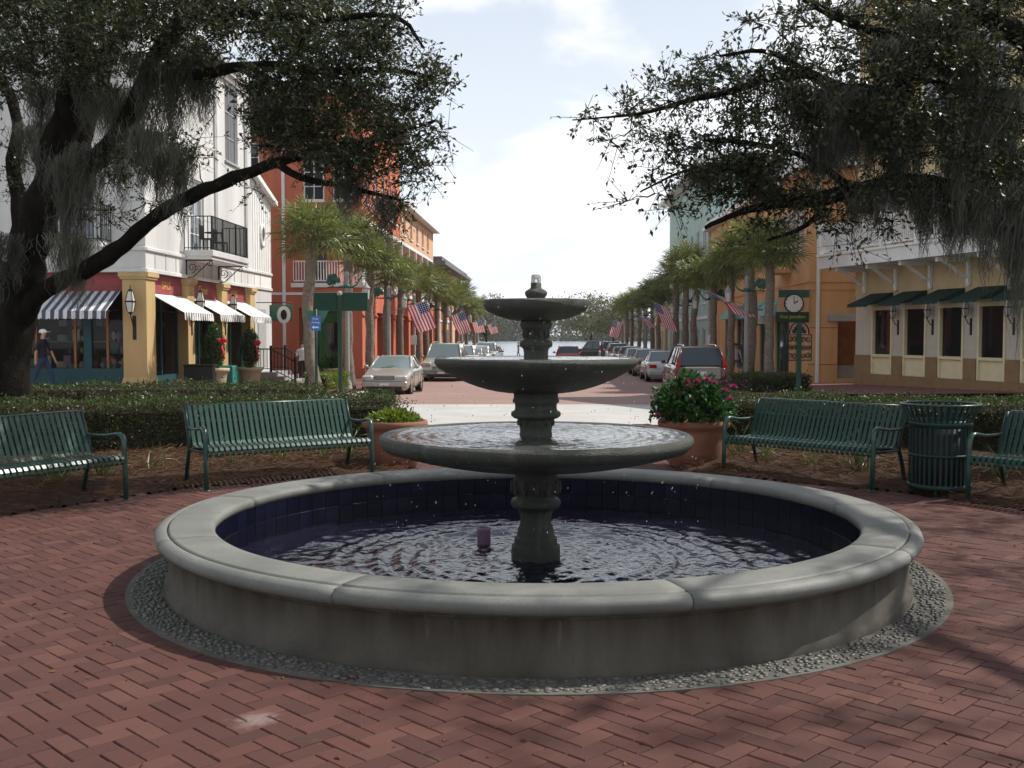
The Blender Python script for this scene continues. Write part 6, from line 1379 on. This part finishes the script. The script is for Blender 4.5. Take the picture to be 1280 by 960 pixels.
# ================================================================== cars
def car(name, label, loc, rz, L_, W, H, kind, col, col2=None, rear_dark=True, paleglass=False, gate=None):
    t = thing(name, label, 'car' if kind != 'pickup' else 'pickup truck', loc, rz, 'cars parked along the kerbs' if 'parked' in label else None)
    g = {'sedan': dict(belt=.93, hood=.80, trunk=.96, gh=(-.20, .02, .24, .385), hoodend=-.235), 'suv': dict(belt=1.08, hood=1.0, trunk=1.06, gh=(-.23, -.09, .40, .475), hoodend=-.245), 'hatch': dict(belt=.98, hood=.86, trunk=1.0, gh=(-.26, -.06, .32, .465), hoodend=-.27), 'pickup': dict(belt=1.08, hood=1.02, trunk=1.06, gh=(-.18, -.07, .12, .15), hoodend=-.2)}[kind]
    w2 = W/2; be = g['belt']; P = paint('car_paint_'+name+str(len(bpy.data.materials)), col); P2 = paint('car_trim_'+str(len(bpy.data.materials)), col2) if col2 else P
    st = []  # (y, half width, z bottom, z shoulder, z top)
    y0 = -L_/2
    nose = [(0, .80, .30, .52, .60), (.012, .90, .22, .58, .66), (.04, .96, .19, .62, g['hood']-.09), (.10, .99, .19, .66, g['hood']-.03), (.16, 1, .19, .70, g['hood'])]
    for f, k, zb, zs_, zt in nose: st.append((y0+L_*f, w2*k, zb, min(zs_, zt-.04), zt))
    for f in (g['hoodend']+.5, .40, .55, .70): st.append((y0+L_*f, w2, .19, be-.16, be))
    tr = g['trunk']
    for f, k, zb, zt in ((.84, 1, .2, tr if kind != 'pickup' else be), (.93, .985, .21, tr-.01), (.975, .96, .23, tr-.03), (.995, .92, .27, tr-.09), (1.0, .86, .33, tr-.18)): st.append((y0+L_*f, w2*k, zb, zt-.2, zt))
    b = MB(); vs = []; nn = 14
    for (y, hw, zb, zs_, zt) in st:
        half = [(0, zb), (hw*.84, zb), (hw*.95, zb+.08), (hw, zb+.24), (hw*1.0, zs_), (hw*.965, zt-.05), (hw*.90, zt), (0, zt+.025)]
        ring = half+[(-x, z) for x, z in half[-2:0:-1]]; nn = len(ring); vs += [(x, y, z) for x, z in ring]
    fs = [(i*nn+k, i*nn+(k+1) % nn, (i+1)*nn+(k+1) % nn, (i+1)*nn+k) for i in range(len(st)-1) for k in range(nn)]+[tuple(range(nn)), tuple(range((len(st)-1)*nn, len(st)*nn))]
    b.add(vs, fs, 0, True); bd = b.build('body', P, t); md = bd.modifiers.new('edge', 'EDGE_SPLIT'); md.split_angle = rad(38)
    # greenhouse
    a0, a1, a2, a3 = [L_*q for q in g['gh']]; zb, zr = be-.005, H; ib, ir = w2*.885, w2*.70
    gb = MB(); lo = [(-ib, a0), (ib, a0), (ib, a3), (-ib, a3)]; hi = [(-ir, a1), (ir, a1), (ir, a2), (-ir, a2)]
    GL = MAT['carglassL'] if paleglass else MAT['carglass']
    def pan(nm, pts, m): q = MB(); q.add(pts, [(0, 1, 2, 3)]); return q.build(nm, m, t, recalc=False)
    z3 = zr-.05
    pan('windscreen', [(-ib, a0, zb), (ib, a0, zb), (ir, a1, z3), (-ir, a1, z3)], GL); pan('rear_window', [(ib, a3, zb), (-ib, a3, zb), (-ir, a2, z3), (ir, a2, z3)], MAT['carglass'] if rear_dark else GL)
    for s_ in (-1, 1): pan('side_window', [(s_*ib, a0, zb), (s_*ib, a3, zb), (s_*ir, a2, z3), (s_*ir, a1, z3)], MAT['carglass'])
    rb = MB(); n_ = 7; pr = []
    for (f, dz, k) in ((0, -.035, .98), (.05, .0, 1.0), (.3, .022, 1), (.7, .02, 1), (.95, .0, 1), (1, -.03, .98)):
        y = a1+(a2-a1)*f; pr.append([(ir*k*x, y, zr-.03+dz-.035*abs(x)**3) for x in (-1.02, -.85, -.4, 0, .4, .85, 1.02)]+[(ir*k*x, y, zr-.075) for x in (1.02, -1.02)])
    q = len(pr[0]); rb.add([p for r_ in pr for p in r_], [(i*q+k, i*q+(k+1) % q, (i+1)*q+(k+1) % q, (i+1)*q+k) for i in range(len(pr)-1) for k in range(q)]+[tuple(range(q)), tuple(range((len(pr)-1)*q, len(pr)*q))], 0, True); rb.build('roof', P, t)
    pb = MB()
    for s_ in (-1, 1):
        for (ya, yb) in ((a0, a1), (a3, a2)): pb.tube([(s_*ib, ya, zb-.03), (s_*(ib+ir)/2*1.01, (ya+yb)/2, (zb+z3)/2), (s_*ir, yb, z3)], [.05, .04, .04], 6)
        for f in ((.45,) if kind in ('sedan', 'pickup') else (.38, .72)):
            y = a1+(a2-a1)*f; pb.tube([(s_*(ib+.002), y, zb-.02), (s_*(ir+.004), y, z3)], .028, 6)
    pb.build('pillars', P, t)
    if kind == 'suv':
        for s_ in (-1, 1): MB().tube([(s_*ir*.86, a1+.2, zr-.02), (s_*ir*.86, a1+.3, zr+.045), (s_*ir*.86, a2-.3, zr+.045), (s_*ir*.86, a2-.15, zr-.02)], .018, 6).build('roof_rail', MAT['rim'], t)
    for s_ in (-1, 1):
        b = MB(); b.ball((s_*(w2+.08), a0+.28, be+.06), .1, 8, 6, (.9, .55, .75)); b.tube([(s_*(w2-.06), a0+.28, be+.0), (s_*(w2+.06), a0+.28, be+.04)], .025, 5); b.build('wing_mirror', P, t)
    # front
    yf = -L_/2
    for s_ in (-1, 1):
        xa, xb = sorted((s_*w2*.50, s_*w2*.92)); hz_ = g['hood']-.22
        b = MB(); b.box(xa, xb, yf-.012, yf+.16, hz_, hz_+.145, ch=.03); b.build('headlight', MAT['lampglass'], t)
        b = MB(); b.box(xa+.05, xb-.05, yf-.016, yf-.0125, hz_+.03, hz_+.115); b.build('headlight_rim', MAT['rim'], t)
    b = MB(); b.box(-w2*.42, w2*.42, yf-.025, yf+.08, .58, .72, ch=.015)
    gr = b.build('grille', MAT['black'], t); b = MB()
    for k in range(4): b.box(-w2*.40, w2*.40, yf-.034, yf-.026, .60+.03*k, .612+.03*k)
    b.box(-w2*.44, w2*.44, yf-.036, yf-.0255, .715, .735); b.build('grille_bar', MAT['rim'], gr, 'stuff')
    b = MB(); b.box(-w2*.93, w2*.93, yf-.06, yf+.10, .33, .52, ch=.035); b.build('front_bumper', P2, t)
    b = MB(); b.box(-w2*.72, w2*.72, yf-.045, yf+.02, .21, .33, ch=.015); b.build('air_intake', MAT['black'], t)
    b = MB(); b.box(-.16, .16, yf-.075, yf-.06, .38, .47); b.build('number_plate', MAT['plate'], t)
    # rear
    yr = L_/2
    for s_ in (-1, 1):
        b = MB()
        if kind in ('suv', 'hatch'):
            b.add([(s_*w2*.74, yr+.012, be-.34), (s_*w2*.965, yr-.10, be-.34), (s_*w2*.95, yr-.12, be+.02), (s_*w2*.80, yr-.02, be+.02), (s_*ib*.93, yr-.10, be+.30), (s_*ib*.86, yr-.09, be+.30)], [(0, 1, 2, 3), (3, 2, 4, 5)]); b.add([(s_*w2*.74, yr-.06, be-.34), (s_*w2*.93, yr-.2, be-.34), (s_*w2*.9, yr-.2, be+.3)], [(0, 1, 2)])
        else: b.box(s_*w2*.52 if s_ > 0 else -w2*.90, w2*.90 if s_ > 0 else -w2*.52, yr-.12, yr+.015, tr-.31, tr-.13, ch=.02)
        b.build('taillight', MAT['lampred'], t)
    b = MB(); b.box(-w2*.95, w2*.95, yr-.12, yr+.075, .33, .56, ch=.04); b.build('rear_bumper', P2, t)
    b = MB(); b.box(-.17, .17, yr+.0, yr+.025, tr-.30, tr-.19); b.build('number_plate', MAT['plate'], t)
    if kind in ('suv', 'hatch'): b = MB(); b.box(-w2*.72, w2*.72, yr-.05, yr+.012, .58, be-.05, ch=.03); b.build('tailgate', paint('tailgate_paint', gate) if gate else P, t)
    if kind == 'pickup': b = MB(); b.box(-w2*.8, w2*.8, L_*.17, yr-.1, be-.02, be+.035); b.build('bed_cover', MAT['black'], t)
    if col2:
        for s_ in (-1, 1): MB().box(s_*w2-.02 if s_ > 0 else -w2-.012, s_*w2+.012 if s_ > 0 else -w2+.02, -L_*.30, L_*.30, .24, .42, ch=.01).build('side_cladding', P2, t)
    if 'nearest' in label or 'just beyond' in label or 'behind' in label:
        for s_ in (-1, 1):
            for y in (a0+.12, (a0+a3)/2-.05, a3-.12): MB().box(s_*w2-.004, s_*w2+.006, y-.008, y+.008, .30, be-.14).build('door_seam', MAT['black'], t)
            for y in ((a0+a3)/2-.28, a3-.35): MB().box(s_*w2-.01, s_*w2+.02, y-.09, y+.09, be-.25, be-.21, ch=.006).build('door_handle', P, t)
        q = MB()
        for s_ in (-1, 1): q.tube([(s_*.1-.25, a0+.02, zb+.02), (s_*.1+.28, (a0*2+a1)/3, zb+(z3-zb)*.3)], .012, 4)
        q.build('wipers', MAT['black'], t, 'stuff')
    # wheels
    wr = .325 if kind == 'sedan' else .36
    for s_ in (-1, 1):
        for yw in (-L_/2+.19*L_, L_/2-.20*L_):
            w_ = MB(); w_.lathe([(.0, -.10), (wr*.62, -.10), (wr*.66, -.11), (wr*.94, -.11), (wr, -.085), (wr, .085), (wr*.94, .11), (wr*.66, .11), (wr*.62, .10), (0, .10)], 24); wo = w_.build('wheel', MAT['tyre'], t)
            wo.rotation_euler = (0, PI/2, 0); wo.location = (s_*(w2-.115), yw, wr)
            r_ = MB(); zo = .112*s_; r_.lathe([(0, zo*.9), (wr*.14, zo), (wr*.16, zo*.92)], 12); r_.lathe([(wr*.55, zo*.95), (wr*.60, zo*1.02), (wr*.65, zo)], 24)
            for k in range(6): a = 2*PI*k/6; r_.box(wr*.12, wr*.58, -.028, .028, min(zo*.88, zo*1.0), max(zo*.88, zo*1.0), F=Fr((0, 0, 0), (math.cos(a), math.sin(a), 0), (-math.sin(a), math.cos(a), 0)))
            r_.build('rim', MAT['rim'], wo)
            ar = MB(); ar.lathe([(wr*1.0, -.035), (wr*1.15, -.035), (wr*1.15, .008), (wr*1.0, .008)], 24); ao = ar.build('wheel_arch', MAT['black'], t); ao.rotation_euler = (0, PI/2, 0); ao.location = (s_*(w2-.004), yw, wr)
    return t
def put(off, d): return tuple(S(off, d, zroad(d)))
gold, silver, white_, pale = (.37, .355, .32), (.38, .39, .39), (.62, .63, .62), (.46, .45, .40)
car('parked_car', 'beige sedan parked nearest on the left, facing the fountain', put(-5.85, 39.4), SROT, 4.6, 1.70, 1.40, 'sedan', gold, paleglass=True)
car('parked_car', 'pale silver sport utility parked behind the beige sedan on the left', put(-5.2, 52.2), SROT, 4.7, 1.92, 1.80, 'suv', pale, (.20, .19, .17), paleglass=True)
car('parked_car', 'white wagon parked third in the left row', put(-5.15, 60.5), SROT, 4.7, 1.85, 1.66, 'suv', white_, paleglass=True)
car('parked_car', 'small silver sedan parked fourth in the left row', put(-5.15, 67.4), SROT, 4.5, 1.76, 1.44, 'sedan', silver, paleglass=True)
car('parked_car', 'white hatchback parked fifth in the left row', put(-5.15, 74.2), SROT, 4.3, 1.78, 1.52, 'hatch', white_, paleglass=True)
car('parked_car', 'grey sport utility parked farthest visible in the left row', put(-5.1, 82), SROT, 4.6, 1.85, 1.75, 'suv', silver, paleglass=True)
car('parked_car', 'dark sedan parked last in the left row by the lake', put(-5.1, 90), SROT, 4.6, 1.8, 1.45, 'sedan', (.06, .06, .07))
car('parked_car', 'burgundy and beige sport utility parked nearest on the right', put(5.3, 40.0), SROT+PI, 4.75, 1.90, 1.76, 'suv', (.085, .026, .03), (.06, .02, .025), gate=(.30, .28, .245))
car('parked_car', 'silver sedan parked just beyond the burgundy sport utility', put(5.3, 51.3), SROT+PI, 4.8, 1.82, 1.45, 'sedan', silver, rear_dark=False, paleglass=True)
car('parked_car', 'dull gold sedan parked third in the right row', put(5.25, 58.6), SROT+PI, 4.8, 1.82, 1.46, 'sedan', (.26, .24, .17), rear_dark=False, paleglass=True)
car('parked_car', 'white sedan parked fourth in the right row', put(5.25, 65.5), SROT+PI, 4.7, 1.8, 1.45, 'sedan', white_, rear_dark=False, paleglass=True)
car('parked_car', 'silver hatchback parked fifth in the right row', put(5.25, 72), SROT+PI, 4.3, 1.76, 1.5, 'hatch', silver)
car('parked_car', 'pale sedan parked sixth in the right row', put(5.2, 78.5), SROT+PI, 4.6, 1.8, 1.45, 'sedan', pale, rear_dark=False)
car('parked_car', 'white van like car parked seventh in the right row', put(5.2, 85), SROT+PI, 4.6, 1.8, 1.7, 'suv', white_)
car('parked_car', 'black sport utility parked near the lake in the right row', put(5.0, 92), SROT+PI, 4.8, 1.9, 1.85, 'suv', (.035, .035, .04))
car('hatchback', 'bright red hatchback driving away down the street towards the lake', put(1.12, 74), SROT+PI, 4.3, 1.76, 1.52, 'hatch', (.42, .03, .03), (.2, .19, .18))
car('pickup_truck', 'dark pickup truck standing crosswise at the lake end of the street', (S(4.2, 112, 0).x, 112, zroad(112)), PI/2-.05+PI, 5.6, 1.95, 1.95, 'pickup', (.03, .032, .038))

# ================================================================== people
def person(label, loc, rz, h, shirt, legs, skin='skin', stride=.0, swing=0., bend=(0, 0), hair='hair', cap=None, shorts=False, sleeve=.5, bag=False):
    t = thing('person', label, 'person', loc, rz); k = h/1.75
    V, Ed, Rd = [], [], []
    def v(x, y, z, r, p=None):
        V.append((x*k, y*k, z*k)); Rd.append(r*k); i = len(V)-1
        if p is not None: Ed.append((p, i))
        return i
    pel = v(0, 0, .95, .125); wa = v(0, .0, 1.10, .118, pel); ch = v(0, -.01, 1.32, .14, wa); ns = v(0, .0, 1.46, .07, ch); nk = v(0, -.01, 1.53, .052, ns); hd = v(0, -.025, 1.63, .082, nk); v(0, -.02, 1.70, .075, hd)
    v(0, -.105, 1.625, .016, hd)          # nose
    for s_ in (-1, 1):
        sw = swing*s_; el_b = bend[0 if s_ < 0 else 1]
        sh = v(.175*s_, 0, 1.42, .062, ch); e = (.225*s_, -.02-sw*.18+0, 1.14); el = v(*e, .044, sh)
        a = el_b; wx, wy, wz = .235*s_-(.05*s_ if a else 0), e[1]-.05-.24*math.sin(a)-sw*.12, e[2]-.24*math.cos(a); wr = v(wx, wy, wz, .030, el)
        hdn = Vector((wx-e[0], wy-e[1], wz-e[2])).normalized(); pm = Vector((wx, wy, wz))+hdn*.06; pi_ = v(*pm, .030, wr)
        for f in range(4):
            o_ = (f-1.5)*.018; q = pm+hdn*.045+Vector((0, o_, 0)); i1 = v(*q, .010, pi_); q2 = q+hdn*(.04-.006*abs(f-1.2))+Vector((-.012*s_, 0, 0)); v(*q2, .008, i1)
        q = pm+Vector((-.02*s_, -.035, 0))+hdn*.01; i1 = v(*q, .011, pi_); v(*(q+hdn*.03+Vector((0, -.012, 0))), .009, i1)
        hp = v(.095*s_, 0, .90, .092, pel); st_ = stride*s_
        kn = v(.10*s_, -st_*.22-.02, .50, .058, hp); an = v(.10*s_, -st_*.38+.03, .10, .040, kn); ft = v(.105*s_, -st_*.38-.03, .05, .042, an); v(.11*s_, -st_*.38-.14, .04, .034, ft)
    me = bpy.data.meshes.new('body'); me.from_pydata(V, Ed, []); o = link('body', me)
    sk = o.modifiers.new('skin', 'SKIN'); sk.use_smooth_shade = True
    for i, d_ in enumerate(me.skin_vertices[0].data): d_.radius = (Rd[i], Rd[i]*(.72 if i in (1, 2) else 1)); d_.use_root = (i == 0)
    o.modifiers.new('sub', 'SUBSURF').levels = 1
    m2 = bpy.data.meshes.new_from_object(o.evaluated_get(bpy.context.evaluated_depsgraph_get())); bpy.data.objects.remove(o)
    m2.materials.clear()
    for m in (MAT[skin], shirt, legs, MAT['black']): m2.materials.append(m)
    for p in m2.polygons:
        c = p.center/k; i = 0
        if c.z < .10: i = 3
        elif c.z < .97 and abs(c.x) < .20: i = 2 if (not shorts or c.z > .55) else 0
        elif c.z < 1.48 and (abs(c.x) < .19 or c.z > 1.42-.32*sleeve*2*.9): i = 1
        p.material_index = i; p.use_smooth = True
    link('body', m2, t)
    b = MB(); b.ball((0, -.012*k, 1.675*k), .105*k, 10, 7, (.86, 1, .9)); b.v = [q if not (q[1] < -.06*k and q[2] < 1.68*k) else (q[0], q[1]+.06*k, q[2]+.03*k) for q in b.v]; b.build('hair', MAT[hair], t)
    b = MB()
    for s_ in (-1, 1): b.ball((.032*k*s_, -.098*k, 1.645*k), .011*k, 6, 4)
    b.box(-.025*k, .025*k, -.097*k, -.088*k, 1.578*k, 1.586*k); b.build('face_features', MAT['black'], t, 'stuff')
    if cap:
        b = MB(); b.ball((0, -.015*k, 1.70*k), .112*k, 12, 7, (.88, 1.02, .72)); b.prism([(-.075*k, 1.69*k), (.075*k, 1.69*k), (.07*k, 1.705*k), (-.07*k, 1.705*k)], -.215*k, -.08*k); b.build('cap', cap, t)
    if bag:
        b = MB(); b.box(.19*k, .27*k, -.16*k, .12*k, .78*k, 1.02*k, ch=.02*k); b.tube([(.23*k, -.1*k, 1.0*k), (.12*k, -.02*k, 1.46*k), (.22*k, .08*k, 1.0*k)], .012*k, 5); b.build('shoulder_bag', MAT['black'], t)
    return t
navy = M('dark_tshirt', (.015, .017, .025), .8); jean = M('blue_denim', (.03, .05, .10), .85); wsh = M('white_shirt', (.5, .5, .54), .8); dkt = M('dark_trousers', (.02, .022, .03), .8); pink = M('pale_pink_top', (.55, .42, .45), .8); shb = M('grey_blue_shorts', (.10, .12, .2), .8); gry = M('grey_clothes', (.09, .09, .10), .8)
p = at(53, 418, 31.0); person('man in white cap and dark shirt walking right past the striped awning', (p.x, 31.0, 0.0), rad(80), 1.78, navy, jean, stride=.75, swing=.5, cap=MAT['white'], sleeve=.45)
p = S(-10.78, 45.9, zwalk(45.9)); person('person in white shirt and dark trousers standing by the red wall', tuple(p), rad(15), 1.74, wsh, dkt, stride=.12, bend=(1.9, 1.4), sleeve=.9)
p = S(8.55, 49.5, zwalk(49.5)); person('woman in pale top and shorts walking beside the palms on the right', tuple(p), rad(10), 1.66, pink, shb, stride=.5, swing=.35, shorts=True, sleeve=.1, bag=True)
p = at(648, 440, 116); person('person in grey clothes walking at the lake end of the street', (p.x, 116, zroad(116)), rad(-60), 1.75, gry, dkt, stride=.7, swing=.5, sleeve=.5)

# ================================================================== air: thin haze over the lake and street
m = bpy.data.materials.new('haze'); m.use_nodes = True; t_ = m.node_tree; t_.nodes.clear()
o_ = t_.nodes.new('ShaderNodeOutputMaterial'); v_ = t_.nodes.new('ShaderNodeVolumePrincipled'); v_.inputs['Color'].default_value = (.93, .96, 1, 1); v_.inputs['Density'].default_value = .00016; v_.inputs['Anisotropy'].default_value = .2
t_.links.new(v_.outputs[0], o_.inputs['Volume'])
MB().box(-4200, 4200, -80, 4200, -6, 40).build('haze', m, kind='stuff')
